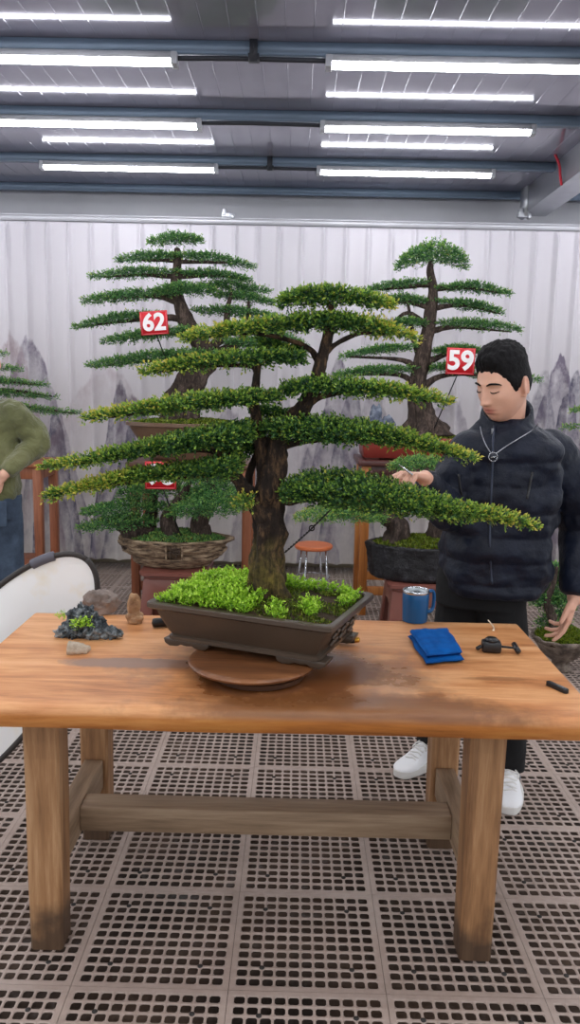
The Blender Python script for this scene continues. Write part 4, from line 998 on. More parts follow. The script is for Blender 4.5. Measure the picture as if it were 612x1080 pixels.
g = MB(); lathe(g, prof, (cxx, dk, zb), 120, 1, .6, wob=lambda tt_, z: 1 + .07*noise.fractal(Vector((math.cos(tt_)*7, math.sin(tt_)*7, z*6)), 1.0, 2.0, 4)); part('pot', g, t.m, tk)
mosscap(tk, (cxx, dk, zr - .015), rx*.9, rx*.52, .05)
far_trunk(tk, dk - .02, [(417, 578, .075), (418, 570, .065), (421, 559, .06), (416, 549, .055), (407, 546, .045), (396, 541, .03), (375, 541, .018), (340, 546, .008)], 4, .2)
far_trunk(tk, dk, [(460, 580, .08), (461, 570, .07), (464, 556, .066), (466, 540, .055), (462, 522, .04), (450, 505, .025), (444, 496, .015)], 4, .2)
for L_, R_, hp, dep, n, dy, bow, yel in (((313, 547), (406, 548), 7, .22, 800, -.1, -6, [.5, .35, .25, .3, .3]), ((402, 528), (520, 530), 9, .25, 800, .1, -3, None), ((412, 494), (476, 491), 6, .2, 460, -.05, -3, [.3, .2, .2, .2, .3]), ((440, 540), (540, 545), 8, .24, 600, .05, -3, None)):
    fpad(tk, dk, L_, R_, hp, dep, n, dy, yel, bow=bow, leaf=.013)

# --- the two trees cut by the frame edges
de = 5.75
xl = unp(-46, 480, de).x
tl = far_tree('potted_bonsai', de, (xl, 5.85, hL), 'dark green tiered bonsai at the left edge above the green-sweatered man')
g = MB(); lathe(g, [(.22, 0), (.24, .02), (.31, .09), (.33, .1), (.33, .115), (.31, .115), (.3, .1)], (xl, 5.85, hL), 40, 1, .6); part('pot', g, M_POT, tl, angle=40)
mosscap(tl, (xl, 5.85, hL + .105), .29, .17, .03)
far_trunk(tl, de, [(-46, 484, .09), (-44, 455, .07), (-50, 425, .06), (-42, 395, .045), (-46, 370, .03), (-46, 350, .015)])
for L_, R_, hp, n in (((-80, 352), (-12, 356), 6, 300), ((-100, 374), (8, 375), 6, 520), ((-110, 388), (22, 391), 6, 620), ((-120, 402), (49, 407), 6, 760), ((-130, 412), (60, 420), 7, 900), ((-140, 425), (85, 437), 7, 1000)):
    fpad(tl, de, L_, R_, hp, .2, n, -.02, bow=-3)
for L_ in ([(-46, 430, .03), (10, 428, .015), (80, 436, .005)], [(-45, 412, .03), (10, 412, .014), (55, 418, .005)], [(-44, 400, .03), (0, 402, .014), (45, 406, .005)]): far_branch(tl, de, L_)
xr_ = bR + .4
trr = far_tree('potted_bonsai', YS, (xr_, YS, .98), 'bonsai at the right edge showing only two green branch tips')
g = MB(); lathe(g, [(.2, 0), (.22, .02), (.29, .09), (.31, .1), (.31, .115), (.29, .115), (.28, .1)], (xr_, YS, .98), 40, 1, .6); part('pot', g, M_POT, trr, angle=40)
mosscap(trr, (xr_, YS, 1.085), .27, .16, .03)
far_trunk(trr, YS, [(700, 480, .09), (702, 455, .07), (694, 425, .06), (700, 395, .045), (696, 370, .03), (696, 350, .015)])
for L_, R_, hp, n in (((603, 434), (740, 426), 5, 560), ((596, 452), (760, 446), 6, 640), ((640, 400), (750, 398), 6, 460), ((660, 372), (740, 372), 6, 400)):
    fpad(trr, YS, L_, R_, hp, .2, n, -.02, bow=-3, yel=[.35, .25, .1, 0, 0])
# small pot on the floor at the right edge
dq = unz(592, 706, 0).y; cq = unp(592, 690, dq); rim = unp(592, 676, dq - .1).z
tq = far_tree('potted_bonsai', dq, (cq.x, dq, 0), 'small mossy bonsai in a footed rock-like pot on the floor at the right edge')
g = MB(); lathe(g, [(.06, 0), (.065, .012), (.045, .03), (.05, .055), (.09, .085), (.135, rim - .045), (.165, rim - .015), (.165, rim), (.15, rim), (.14, rim - .02)], (cq.x, dq, 0), 64, wob=rockwob(4, .16)); part('pot', g, stone('pot_grey_rock', ((70, 60, 54), (116, 102, 92), (156, 142, 128)), .8, 16), tq)
mosscap(tq, (cq.x, dq, rim - .012), .145, .145, .06)
far_trunk(tq, dq, [(586, 672, .03), (584, 655, .024), (578, 635, .02), (584, 615, .014), (588, 598, .008)], 4, .2)
for L_, R_, hp, n in (((568, 660), (600, 657), 9, 160), ((570, 640), (604, 640), 10, 240), ((574, 622), (606, 622), 9, 220), ((578, 606), (600, 606), 8, 160), ((552, 632), (590, 634), 7, 160)):
    fpad(tq, dq, L_, R_, hp, .1, n, .08, leaf=.014, bow=-2)

# ------------------------------------------------------------------ number signs
M_SIGN = flat('sign_red', (212, 26, 40), .4, 0, .04); M_WHT = flat('sign_white', (244, 240, 240), .5, 0, .02)
def sign(txt, x0, y0, x1, y1, d, foot, label, tilt=0):
    a, b, c, e = unp(x0, y0, d), unp(x1, y0, d), unp(x1, y1, d), unp(x0, y1, d); m_ = (a + b + c + e)/4
    w, h = (b - a).length, (e - a).length; f = unp(*foot[:2], foot[2])
    r = thing('number_sign', f, label, 'sign', 'red number signs')
    R_ = Matrix.Rotation(R(tilt), 3, 'Y'); ex = R_ @ Vector((1, 0, 0)); ez = R_ @ Vector((0, 0, 1))
    g = MB(); prism(g, [(-w/2, -h/2), (w/2, -h/2), (w/2, h/2), (-w/2, h/2)], m_, ex, ez, (0, 1, 0), .006); part('panel', g, M_SIGN, r, smooth=False)
    g = MB(); k = .46
    for aa, bb, ww, hh in ((0, h*k, w*.94, .005), (0, -h*k, w*.94, .005), (-w*k, 0, .005, h*.94), (w*k, 0, .005, h*.94)): prism(g, [(aa-ww/2, bb-hh/2), (aa+ww/2, bb-hh/2), (aa+ww/2, bb+hh/2), (aa-ww/2, bb+hh/2)], m_ + Vector((0, -.0008, 0)), ex, ez, (0, 1, 0), .001)
    part('border', g, flat('sign_pink', (226, 96, 104), .5, 0, .03), r, smooth=False)
    part('digits', text_mb(txt, h*1.0, m_ + Vector((0, -.002, 0)), ex, ez, (0, -1, 0), .0015, h*.034), M_WHT, r, smooth=False)
    g = MB(); tube(g, [m_ + ez*(-h*.3) + Vector((0, .009, 0)), f], .004, 8, 2); part('stick', g, M_BLK, r)
sign('62', 148, 328, 177, 353, YS - .46, (176, 382, YS - .3), 'red sign with white number 62 in front of the left tall bonsai', -5)
sign('59', 471, 367, 501, 395, YS - .3, (458, 452, YS - .12), 'red sign with white number 59 beside the head of the man', 1)
sign('98', 153, 487, 186, 516, d9 - .25, (192, 568, d9 - .1), 'red sign with number partly hidden by foliage above the rock-textured pot', 0)

# ------------------------------------------------------------------ low orange stool
do = 5.45; ctr_ = unp(331, 574, do); zo = ctr_.z
r = thing('round_stool', (ctr_.x, do, 0), 'low stool with round orange seat and thin metal legs before the curtain', 'stool')
g = MB(); lathe(g, [(.10, -.03), (.125, -.028), (.132, -.02), (.132, -.006), (.126, 0), (.05, .001)], (ctr_.x, do, zo), 40); part('seat', g, flat('seat_orange', (222, 122, 74), .4), r, angle=40)
for k in range(4):
    a = math.pi/4 + k*math.pi/2 + .25; g = MB(); tube(g, [(ctr_.x + math.cos(a)*.095, do + math.sin(a)*.095, zo - .026), (ctr_.x + math.cos(a)*.135, do + math.sin(a)*.135, .0)], .007, 10, 2); part('leg', g, M_INOX, r)
g = MB(); tube(g, [(ctr_.x + math.cos(a)*.115, do + math.sin(a)*.115, zo*.5) for a in np.linspace(0, 2*math.pi, 33)], .005, 8, 1); part('ring', g, M_INOX, r)

# ------------------------------------------------------------------ oval reflector leaning at the left of the table
YRF = 2.80
uu = Vector((.616, 0, .788)); vv = Vector((.788, 0, -.616)); U0 = -.325; V0 = -1.128; SA, SB = .62, .222
org = Vector((-.04, 0, -.012)) + uu*U0 + vv*V0 + Vector((0, YRF, 0))
low = min((org + uu*math.cos(a)*SA + vv*math.sin(a)*SB).z for a in np.linspace(0, 2*math.pi, 200))
r = thing('photo_reflector', (org.x, YRF, low), 'large white oval photo reflector with black rim leaning at the left of the table', 'reflector')
g = MB(); n = 72; rings = [0.0001, .3, .6, .85, 1.0]
v = []
for s_ in rings:
    for a in np.linspace(0, 2*np.pi, n, endpoint=False):
        p = org + uu*math.cos(a)*SA*s_ + vv*math.sin(a)*SB*s_; w_ = .012*(1 - s_**2)*math.sin(a*2 + 1) ; v.append((p.x, p.y + w_, p.z))
back = [(x, y + .004, z) for x, y, z in v]; F = grid_faces(len(rings), n); g.add(v + back, [F, F[:, ::-1] + len(v)])
t = NT('reflector_white'); t.set(color=t.ramp(t.noise(6, 4), [(.55, srgb(252, 251, 250)), (.8, srgb(244, 230, 200))]), rough=.55); part('fabric', g, t.m, r)
g = MB(); tube(g, [org + uu*math.cos(a)*SA + vv*math.sin(a)*SB for a in np.linspace(0, 2*math.pi, 97)], .0105, 10, 1); part('rim', g, flat('rim_dark', (52, 46, 44), .6), r)
g = MB(); aa = [a for a in np.linspace(0, 2*math.pi, 721)]
def near(px, py): 
    q_ = unp(px, py, YRF); return min(aa, key=lambda a: (org + uu*math.cos(a)*SA + vv*math.sin(a)*SB - q_).length)
a0, a1 = near(40, 607), near(60, 596)
tube(g, [org + uu*math.cos(a)*SA + vv*math.sin(a)*SB for a in np.linspace(a0, a1, 8)], .018, 12, 2); part('grip', g, flat('grip_grey', (92, 90, 100), .6), r)
# ------------------------------------------------------------------ people
t = NT('skin'); n = t.noise(14, 4)
at = t.n('ShaderNodeAttribute', attribute_name='tint').outputs['Fac']
c = t.ramp(n, [(.3, srgb(214, 162, 138)), (.7, srgb(228, 178, 154))]); c = t.mix(at, c, srgb(176, 92, 86))
t.set(color=c, rough=.5); t.b.inputs['Subsurface Weight'].default_value = .08; t.b.inputs['Subsurface Radius'].default_value = (.012, .005, .003); M_SKIN = t.m
t = NT('hair_black'); n = t.noise(120, 3); t.set(color=t.ramp(n, [(.3, srgb(8, 7, 9)), (.7, srgb(22, 20, 22))]), rough=.75, spec=.2); t.bump(n, .6, .004); M_HAIR = t.m
t = NT('jacket_navy'); n = t.noise(9, 5); t.set(color=t.ramp(n, [(.3, srgb(9, 14, 28)), (.7, srgb(17, 25, 43))]), rough=.5, spec=.25, sheen=.02); t.bump(t.noise(22, 5, .65), .45, .015); M_JACK = t.m
M_PANT = flat('trousers_black', (11, 11, 14), .9, 0, .15, 12, .2, 40)
M_SHOE = flat('shoe_white', (236, 236, 238), .5, 0, .03); M_SOLE = flat('sole_white', (222, 220, 216), .6, 0, .04)
def G(x, s): return math.exp(-(x/s)**2)

def head_grid(hair=None, na=150, ne=110):
    """head as a displaced grid; x = its right, y = face, z = up, eyes at z = .010.  hair -> thickness function"""
    v = []
    for i in range(ne):
        el = -math.pi/2 + math.pi*(i + .5)/ne; zn = math.sin(el); z = .118*zn
        for j in range(na):
            az = 2*math.pi*j/na; s_, c_ = math.sin(az), math.cos(az)
            fr = max(0, c_)
            pw = 2 + (1.6*fr if zn < 0 else .25); r_ = math.sqrt(max(0, 1 - abs(zn)**pw))
            x = .074*s_*r_; y = .096*c_*r_
            if zn < 0:
                k = abs(zn); x *= 1 - .26*k**1.5
                if c_ < 0: y *= 1 - .5*k**1.1
                else: y *= 1 - .10*k**2
            if zn > 0: x *= 1 + .05*math.sin(zn*math.pi); 
            if c_ > 0:
                y -= .006*G(x, .03)*0
                y += .0045*G(abs(x) - .024, .022)*G(z - .028, .010)                   # brow
                y -= .0095*G(abs(x) - .031, .014)*G(z - .010, .011)                   # socket
                y += .0060*G(abs(x) - .031, .0115)*G(z - .007, .0075)                 # lidded eye
                y -= .0022*G(abs(x) - .031, .013)*G(z + .0005, .0022)                 # lower lid line
                h = max(0, min(1, (.024 - z)/.054)); below = 1 if z > -.034 else G(z + .034, .006)
                y += (.004 + .021*h**1.25)*G(x, .0065 + .005*h)*below*(1 if z < .03 else G(z - .03, .01))   # nose
                y += .009*G(abs(x) - .0125, .0058)*G(z + .030, .0068)                 # nostril wings
                y += .0065*G(x, .020)*G(z + .0530, .0052) + .0068*G(x, .017)*G(z + .0650, .0056)      # lips
                y -= .0045*G(x, .022)*G(z + .0590, .0026) + .003*G(x, .02)*G(z + .077, .006)
                y += .006*G(x, .022)*G(z + .098, .014)                                # chin
                y += .003*G(abs(x) - .045, .018)*G(z + .012, .018)                    # cheek bone
                y -= .003*G(abs(x) - .042, .012)*G(z + .048, .018)
            P_ = Vector((x, y, z))
            if hair: P_ += P_.normalized()*hair(P_, az, zn)
            v.append(P_)
    top = sum(v[-na:], Vector())/na; bot = sum(v[:na], Vector())/na
    v += [bot, top]; N_ = na*ne; j = np.arange(na); j2 = (j + 1) % na
    return np.array([tuple(p) for p in v]), [grid_faces(ne, na), np.stack([j2, j, np.full(na, N_)], 1), np.stack([(ne-1)*na + j, (ne-1)*na + j2, np.full(na, N_+1)], 1)]
def hair_thick(P_, az, zn):
    c_ = math.cos(az)
    # hairline height by direction: high on the forehead, sideburn before the ear, low at the nape
    a = abs(math.atan2(math.sin(az), c_))
    line = np.interp(a, [0, .55, .8, 1.0, 1.25, 1.45, 1.6, 1.9, 2.3, 3.15], [.067, .064, .050, .030, -.008, .0, .022, .0, -.045, -.06])
    e = (P_.z - line)/.016; e = max(-1, min(1, e + .45*noise.noise(P_*90)))
    top = max(0, min(1, (P_.z - .045)/.06)); top = top*top*(3 - 2*top); th = .0055 + .024*top + (.0045*noise.noise(P_*75) + .004*noise.noise(Vector((P_.x*170, P_.y*60, P_.z*60))))*(.25 + top) + .006*top*max(0, c_)
    return th*e if e > 0 else .006*e
def ear(mb, side):
    c = np.array((side*.077, -.006, -.002))
    M = Matrix.Rotation(side*R(-18), 3, 'Z')
    ball(mb, c, (.0065, .017, .029), 14, 10, M)
    pts = []
    for a in np.linspace(R(-60), R(215), 12):
        pts.append(c + np.array(M @ Vector((side*.006, math.cos(a)*.0165*(-1), math.sin(a)*.030 + .001))))
    tube(mb, pts, .0042, 8, 3); ball(mb, c + np.array((0, .004, -.027)), (.005, .008, .009), 10, 8)

def basis(fwd, pitch=0, roll=0):
    """head/torso frame: columns right, forward, up"""
    f = Vector(fwd).normalized(); up = Vector((0, 0, 1)); rt = f.cross(up).normalized(); up = rt.cross(f)
    M = Matrix((rt, f, up)).transposed()
    return M @ Matrix.Rotation(R(roll), 3, 'Y') @ Matrix.Rotation(R(-pitch), 3, 'X')

def hand(mb, Wr, D, Nn, side, curl=(25, 35, 25), sc=1.0, spread=.0, thumb=(.55, .75, .3), curls=None):
    """palm, four fingers and thumb as fused capsules; D = towards fingers, Nn = palm side, side = thumb side sign"""
    D = Vector(D).normalized(); Nn = Vector(Nn); Nn = (Nn - D*Nn.dot(D)).normalized(); S = D.cross(Nn)*side
    Wr = Vector(Wr)
    kn = [(.031, .092), (.0105, .098), (-.010, .094), (-.029, .084)]; ln = [(.044, .026, .02), (.048, .03, .021), (.045, .028, .02), (.036, .022, .018)]
    for k, ((o, l), L) in enumerate(zip(kn, ln)):
        K_ = Wr + D*l*sc + S*o*sc
        capsule(mb, Wr + S*o*.55*sc + D*.012*sc, K_, .0165*sc, .0115*sc)
        p = K_; a = 0; cu = curls[k] if curls else curl
        for q, (le, rr) in enumerate(zip(L, (.0098, .0088, .0078))):
            a += cu[q]; dr = (D*math.cos(R(a)) + Nn*math.sin(R(a)) + S*spread*(1.5 - k)*.3).normalized()
            e = p + dr*le*sc; capsule(mb, p, e, rr*sc, rr*.9*sc); p = e
    capsule(mb, Wr + D*.02*sc + S*.012*sc, Wr + D*.05*sc + S*.03*sc, .018*sc, .014*sc)
    tb = Wr + D*.035*sc + S*.03*sc + Nn*.008*sc; td = (D*thumb[0] + S*thumb[1] + Nn*thumb[2]).normalized()
    capsule(mb, tb, tb + td*.042*sc, .0135*sc, .0108*sc); td2 = (td*.7 + D*.6 + Nn*.12).normalized(); capsule(mb, tb + td*.042*sc, tb + td*.042*sc + td2*.03*sc, .0105*sc, .0085*sc)

def torso_loft(mb, keys, yaw, nseg=72, nz=110, puff=None, wr=.0, wf=8, ex=2.5):
    """keys: (z, cx, cy, half width, half depth)"""
    K_ = np.array(keys, float); K_ = K_[np.argsort(K_[:, 0])]
    D = catmull(K_, 8); zs = np.linspace(K_[0, 0], K_[-1, 0], nz); v = []; c_, s_ = math.cos(yaw), math.sin(yaw)
    for z in zs:
        cx, cy, a, b = [np.interp(z, D[:, 0], D[:, k]) for k in range(1, 5)]
        pf = puff(z) if puff else 0
        for t_ in np.linspace(0, 2*math.pi, nseg, endpoint=False):
            ct, st = math.cos(t_), math.sin(t_); k = (abs(ct)**ex + abs(st)**ex)**(-1/ex)
            w_ = wr*noise.fractal(Vector((ct*1.6, st*1.6, z*wf)), 1.0, 2.0, 3) if wr else 0
            x, y = ct*k*(a + pf + w_), st*k*(b + pf + w_); v.append((cx + x*c_ - y*s_, cy + x*s_ + y*c_, z))
    n = len(zs); mb.add(v, [grid_faces(n, nseg), np.arange(nseg)[::-1][None, :], ((n-1)*nseg + np.arange(nseg))[None, :]])

def puff_tube(mb, pts, rad, seg=24, sub=14, n=6, amp=.05, wr=.11):
    pts = np.array([tuple(p) for p in pts], float); D = catmull(np.column_stack([pts, rad]), sub)
    L = np.concatenate([[0], np.cumsum(np.linalg.norm(np.diff(D[:, :3], axis=0), axis=1))]); u = L/L[-1]*n
    rr = D[:, 3]*(1 - amp + amp*1.6*np.abs(np.sin(u*math.pi))**.6)
    tube(mb, D[:, :3], rr, seg, 1, lump=wr, lfreq=12)

def shoe(parent, toe, heel, M_up=None, M_so=None, mark=True):
    toe = Vector(toe); heel = Vector(heel); f = toe - heel; f.z = 0; L = .29; f.normalize(); s_ = Vector((f.y, -f.x, 0)); o_ = heel
    def out(sc, grow=0):
        pts = []
        for a in np.linspace(0, 2*math.pi, 40, endpoint=False):
            u = .5 - .5*math.cos(a); w = (.038 + .018*math.sin(min(1, u*1.25)*math.pi*.72)**1.0)*(abs(math.sin(a))**.62); y = w*(1 if math.sin(a) > 0 else -1)
            pts.append((u*L, y*sc))
        return pts
    P_ = out(1.0); g = MB(); n = len(P_); v = []
    for z, k in ((0, .95), (.006, 1.0), (.03, .99), (.034, .95)):
        for a, b in P_: p = o_ + f*(L/2 + (a - L/2)*k*1.0) + s_*b*k; v.append((p.x, p.y, z))
    g.add(v, [grid_faces(4, n), np.arange(n)[::-1][None, :], (3*n + np.arange(n))[None, :]]); sh = part('shoe', g, M_so or M_SOLE, parent, angle=40)
    # upper: loft of arches from heel to toe
    g = MB(); secs = [(.006, .030, .095), (.02, .036, .105), (.05, .038, .104), (.085, .039, .100), (.115, .040, .094), (.15, .043, .080), (.18, .047, .066), (.215, .049, .056), (.25, .045, .05), (.272, .034, .043), (.284, .018, .036)]
    v = []; m_ = 18; secs = catmull(np.array(secs), 4)
    for y, w, h in secs:
        for a in np.linspace(0, math.pi, m_):
            x = math.cos(a); zz = math.sin(a); x = math.copysign(abs(x)**.75, x); p = o_ + f*y + s_*(x*w*(1 - .28*(zz if y < .12 else 0)*1.0)); v.append((p.x, p.y, .03 + (h - .03)*abs(zz)**.8))
    nn = len(secs); g.add(v, [grid_faces(nn, m_, closed=False), np.arange(m_)[None, :], ((nn-1)*m_ + np.arange(m_))[::-1][None, :]]); up_ = part('upper', g, M_up or M_SHOE, sh, angle=60)
    for i in range(6):
        y = .118 + i*.017; h = np.interp(y, secs[:, 0], secs[:, 2]); g = MB(); c = o_ + f*y + Vector((0, 0, h + .002)); w = .026
        d = -1 if i % 2 else 1
        tube(g, [c - s_*w + Vector((0, 0, -.007)), c - s_*w*.4 + f*.004*d, c + s_*w*.4 - f*.004*d, c + s_*w + Vector((0, 0, -.007))], .0034, 8, 3); part('lace', g, M_SOLE, sh)
    g = MB(); c = o_ + f*.112 + Vector((0, 0, .098)); tube(g, [c - s_*.02, c - s_*.034 + f*.012 + Vector((0, 0, -.012)), c - s_*.03 + f*.03 + Vector((0, 0, -.02))], .003, 6, 3); tube(g, [c + s_*.02, c + s_*.03 + f*.014 + Vector((0, 0, -.01)), c + s_*.036 + f*.028 + Vector((0, 0, -.022))], .003, 6, 3); part('lace_bow', g, M_SOLE, sh)
    if mark:
        for sd in (-1, 1):
            g = MB(); y = .1; c = o_ + f*y + s_*sd*.0405 + Vector((0, 0, .064)); ball(g, c, (.012, .012, .012), 12, 8, None); vv_ = g.v[0]; cc = np.array(c); dd = vv_ - cc; ss = np.array(s_); dd = dd - np.outer(dd @ ss, ss)*.8; g.v[0] = cc + dd
            part('emblem', g, flat('emblem_grey', (120, 122, 128), .5), sh)
    return sh

# ================================================================= man in the navy jacket
DM = 2.88
footR_t, footR_h = unz(414, 824, 0), unz(462, 797, 0); footL_t, footL_h = unz(537, 866, 0), unz(536, 822, 0)
base = ((footR_h + footL_h)/2)
man = thing('person', (base.x, base.y, 0), 'man in navy puffer jacket, black trousers and white sneakers standing behind the table', 'person')
yaw = R(-14)                                           # torso turned a little to the picture's left
J = lambda px, py, d=DM: unp(px, py, d)
hipR, hipL = J(492, 618, 2.93), J(524, 618, 2.88)
ankR = footR_h + (footR_t - footR_h).normalized()*.06 + Vector((0, 0, .09)); ankL = footL_h + (footL_t - footL_h).normalized()*.06 + Vector((0, 0, .09))
kneR = (hipR + ankR)/2 + Vector((-.01, -.045, .02)); kneL = (hipL + ankL)/2 + Vector((.015, -.045, .02))
shR, shL = J(490, 478, DM - .02), J(586, 478, DM + .03)
elR, wrR = J(476, 540, DM - .06), J(448, 504, DM - .24)
elL, wrL = J(610, 560, DM + .05), J(606, 632, DM - .03)
neck0, head_c = J(534, 452, DM), J(532, 406.5, DM - .06)
HF = Vector((-math.sin(R(53)), -math.cos(R(53)), 0)); HM = basis(HF, 17, -2); HS = 1.06
mb = MB()
hv, hf = head_grid(); hv = (hv*HS) @ np.array(HM).T + np.array(head_c); mb.add(hv, hf)
for sd in (-1, 1):
    e = MB(); ear(e, sd); mb.add((e.verts()*HS) @ np.array(HM).T + np.array(head_c), e.f)
capsule(mb, neck0 + Vector((0, .01, -.05)), head_c + HM @ Vector((0, -.022, -.06)), .062, .056, 24)
chest = (shR + shL)/2 + Vector((0, 0, -.12)); pel = (hipR + hipL)/2 + Vector((0, 0, .04))
torso_loft(mb, [(pel.z - .06, pel.x, pel.y, .13, .09), (pel.z + .06, pel.x, pel.y, .14, .095), (chest.z - .08, chest.x - .02, chest.y, .13, .09), (chest.z + .06, chest.x, chest.y, .155, .095), (chest.z + .13, neck0.x, neck0.y, .1, .07), (chest.z + .16, neck0.x, neck0.y, .06, .06)], yaw, 40, 40)
for a, b, c, rr in ((shR, elR, wrR, (.045, .036, .026)), (shL, elL, wrL, (.045, .036, .026)), (hipR, kneR, ankR, (.075, .05, .036)), (hipL, kneL, ankL, (.075, .05, .036))):
    capsule(mb, a, b, rr[0], rr[1], 20); capsule(mb, b, c, rr[1], rr[2], 20)
for a, b, c in ((ankR, footR_t, footR_h), (ankL, footL_t, footL_h)):
    f_ = (b - c).normalized(); capsule(mb, a + Vector((0, 0, -.02)), a + f_*.08 + Vector((0, 0, -.05)), .03, .018, 16)
# left hand hanging, fingers pointing down and inwards
dL = Vector((-.22, -.16, -.96)); hand(mb, wrL + Vector((0, 0, .012)), dL, Vector((-.9, .35, .2)), -1, (18, 26, 16), 1.0, .03, (.8, .35, .2), curls=[(12, 16, 12), (24, 30, 18), (32, 38, 22), (38, 40, 24)])
# right hand raised, pinching a slim tool
dR = (J(424, 499, DM - .32) - wrR).normalized(); hand(mb, wrR, dR, Vector((-.3, -.3, -.9)), -1, (40, 45, 25), .95, .05, (.8, .35, .45), curls=[(22, 40, 25), (35, 50, 30), (48, 55, 30), (55, 60, 30)])
body = union(mb, .0034, 2)
# lip colour is part of the skin
bv = (body.v[0] - np.array(head_c)) @ np.array(HM)/HS
lip = np.exp(-(bv[:, 0]/.021)**4)*np.exp(-((bv[:, 2] + .0592)/.0125)**4)*(bv[:, 1] > .06)
earm = .25*np.exp(-(((np.abs(bv[:, 0]) - .08)/.012)**2 + ((bv[:, 1] + .006)/.02)**2 + (bv[:, 2]/.035)**2))
body.att = [np.clip(lip*.8 + earm, 0, 1)]
me = mesh_from('body', body, man.location, True, 'tint'); fixnormals(me); me.materials.append(M_SKIN); bo = bpy.data.objects.new('body', me); COL.objects.link(bo); bo.parent = man
hv, hf = head_grid(hair_thick, 170, 120); g = MB(); g.add((hv*HS) @ np.array(HM).T + np.array(head_c), hf); part('hair', g, M_HAIR, man)
def hp(x, y, z): return head_c + HM @ (Vector((x, y, z))*HS)
for sd in (-1, 1):
    g = MB(); tube(g, [hp(sd*.013, .0985, .027), hp(sd*.028, .0965, .0325), hp(sd*.045, .083, .0295), hp(sd*.053, .074, .024)], [.0026, .0036, .003, .0014], 8, 4); part('eyebrow', g, M_HAIR, man)
    g = MB(); tube(g, [hp(sd*.018, .0905, .0055), hp(sd*.026, .0925, .002), hp(sd*.036, .0895, .002), hp(sd*.046, .0795, .0055)], [.0009, .0019, .0019, .0009], 8, 4); part('eyelash', g, M_HAIR, man)
# jacket
mb = MB(); baff = [.80, .86, .945, 1.035, 1.125, 1.215, 1.30, 1.42]
def puff(z):
    for a, b in zip(baff[:-1], baff[1:]):
        if a <= z < b: return -.007 + .013*abs(math.sin((z - a)/(b - a)*math.pi))**.55
    return -.006
zh = J(519, 622).z
def key(py, xl, xr, b, dd=0):
    p, q_ = J(xl, py, DM + dd), J(xr, py, DM + dd); return ((p.z + q_.z)/2, (p.x + q_.x)/2, DM + dd, (q_ - p).length/2*1.0, b)
keys = [key(624, 473, 566, .125), key(612, 467, 573, .14), key(590, 466, 577, .15), key(560, 468, 582, .152), key(520, 470, 588, .152), key(490, 474, 593, .146), key(470, 483, 592, .132), key(458, 494, 582, .112), key(448, 505, 566, .09), key(441, 512, 560, .07)]
torso_loft(mb, keys, yaw, 90, 150, puff, .022, 10)
puff_tube(mb, [shR + Vector((.03, 0, .015)), shR.lerp(elR, .5) + Vector((-.012, 0, 0)), elR, elR.lerp(wrR, .5) + Vector((0, 0, -.012)), elR.lerp(wrR, .93)], [.082, .079, .072, .06, .043], n=6)
puff_tube(mb, [shL + Vector((-.03, 0, .015)), shL.lerp(elL, .5) + Vector((.02, 0, .01)), elL + Vector((.008, .01, 0)), elL.lerp(wrL, .5) + Vector((.004, 0, 0)), elL.lerp(wrL, .92)], [.088, .086, .076, .068, .05], n=7)
ball(mb, shR + Vector((.025, 0, .0)), .085, 24, 16); ball(mb, shL + Vector((-.025, 0, .0)), .088, 24, 16)
# stand-up collar
cb = J(534, 451, DM - .005); seg = 48; v = []
for z, ro, in ((-.05, .098), (-.02, .1), (.01, .096), (.04, .093), (.062, .09), (.068, .085), (.062, .078), (.03, .076), (-.05, .07)):
    for a in np.linspace(0, 2*math.pi, seg, endpoint=False):
        c_, s_ = math.cos(a), math.sin(a); back = max(0, s_)        # s_>0 is away from the camera
        zz = z + (.046*s_ + .002 + .014*c_)*(z > 0); q = cb + Vector((c_*ro*1.0, s_*ro*.98, zz)); v.append(tuple(q))
mb.add(v, [grid_faces(9, seg), (np.arange(seg))[::-1][None, :], (8*seg + np.arange(seg))[None, :]])
jk = union(mb, .0055, 3); jo = part('jacket', jk, M_JACK, man)
# details lying on the jacket, found by casting onto its surface
bvh = BVHTree.FromPolygons([tuple(p) for p in jk.v[0]], [tuple(int(i) for i in f) for f in jk.f[0]])
def cast(px, py, off=.003):
    d_ = ray(px, py); h = bvh.ray_cast(CAM, d_)
    if h[0] is None: return unp(px, py, DM - .15)
    nn = h[1] if h[1].dot(d_) < 0 else -h[1]; return h[0] + nn*off
g = MB(); tube(g, [cast(x, y, .0015) for x, y in ((522, 449), (521, 458), (520, 470), (520, 485), (519, 505), (518, 525), (517, 550), (517, 575), (518, 600), (519, 616))], .0042, 8, 4); part('zip', g, flat('zip_dark', (48, 54, 70), .35, .4), jo)
g = MB(); box(g, cast(520, 456, .006), (.008, .006, .02)); part('zip_pull', g, M_GREY, jo, smooth=False, bevel=.001)
g = MB(); tube(g, [cast(x, y, .001) for x, y in ((562, 498), (560, 506), (558, 516), (556, 526))], .0045, 8, 3); part('pocket_zip', g, M_BLK, jo)
g = MB(); tube(g, [cast(x, y, .001) for x, y in ((484, 500), (485, 510), (487, 522))], .004, 8, 3); part('pocket_zip', g, M_BLK, jo)
L1 = [cast(x, y, .005) for x, y in ((507, 451), (509, 460), (513, 470), (519, 480))]; L2 = [cast(x, y, .007) for x, y in ((522, 480), (534, 472), (548, 463), (561, 455), (568, 446))]
g = MB(); tube(g, L1, .0017, 6, 4); tube(g, L2, .0017, 6, 4); nk = part('necklace', g, flat('chain_silver', (170, 172, 180), .3, .8), man)
pc_ = cast(520, 482, .008); g = MB(); ball(g, pc_, (.015, .008, .015), 20, 12); pd = part('pendant', g, flat('pendant_dark', (36, 40, 50), .25, .3), nk)
g = MB(); tube(g, [pc_ + Vector((-.009, -.0078, -.002)), pc_ + Vector((.009, -.0078, .002))], .0022, 6, 2); part('stripe', g, M_INOX, pd)
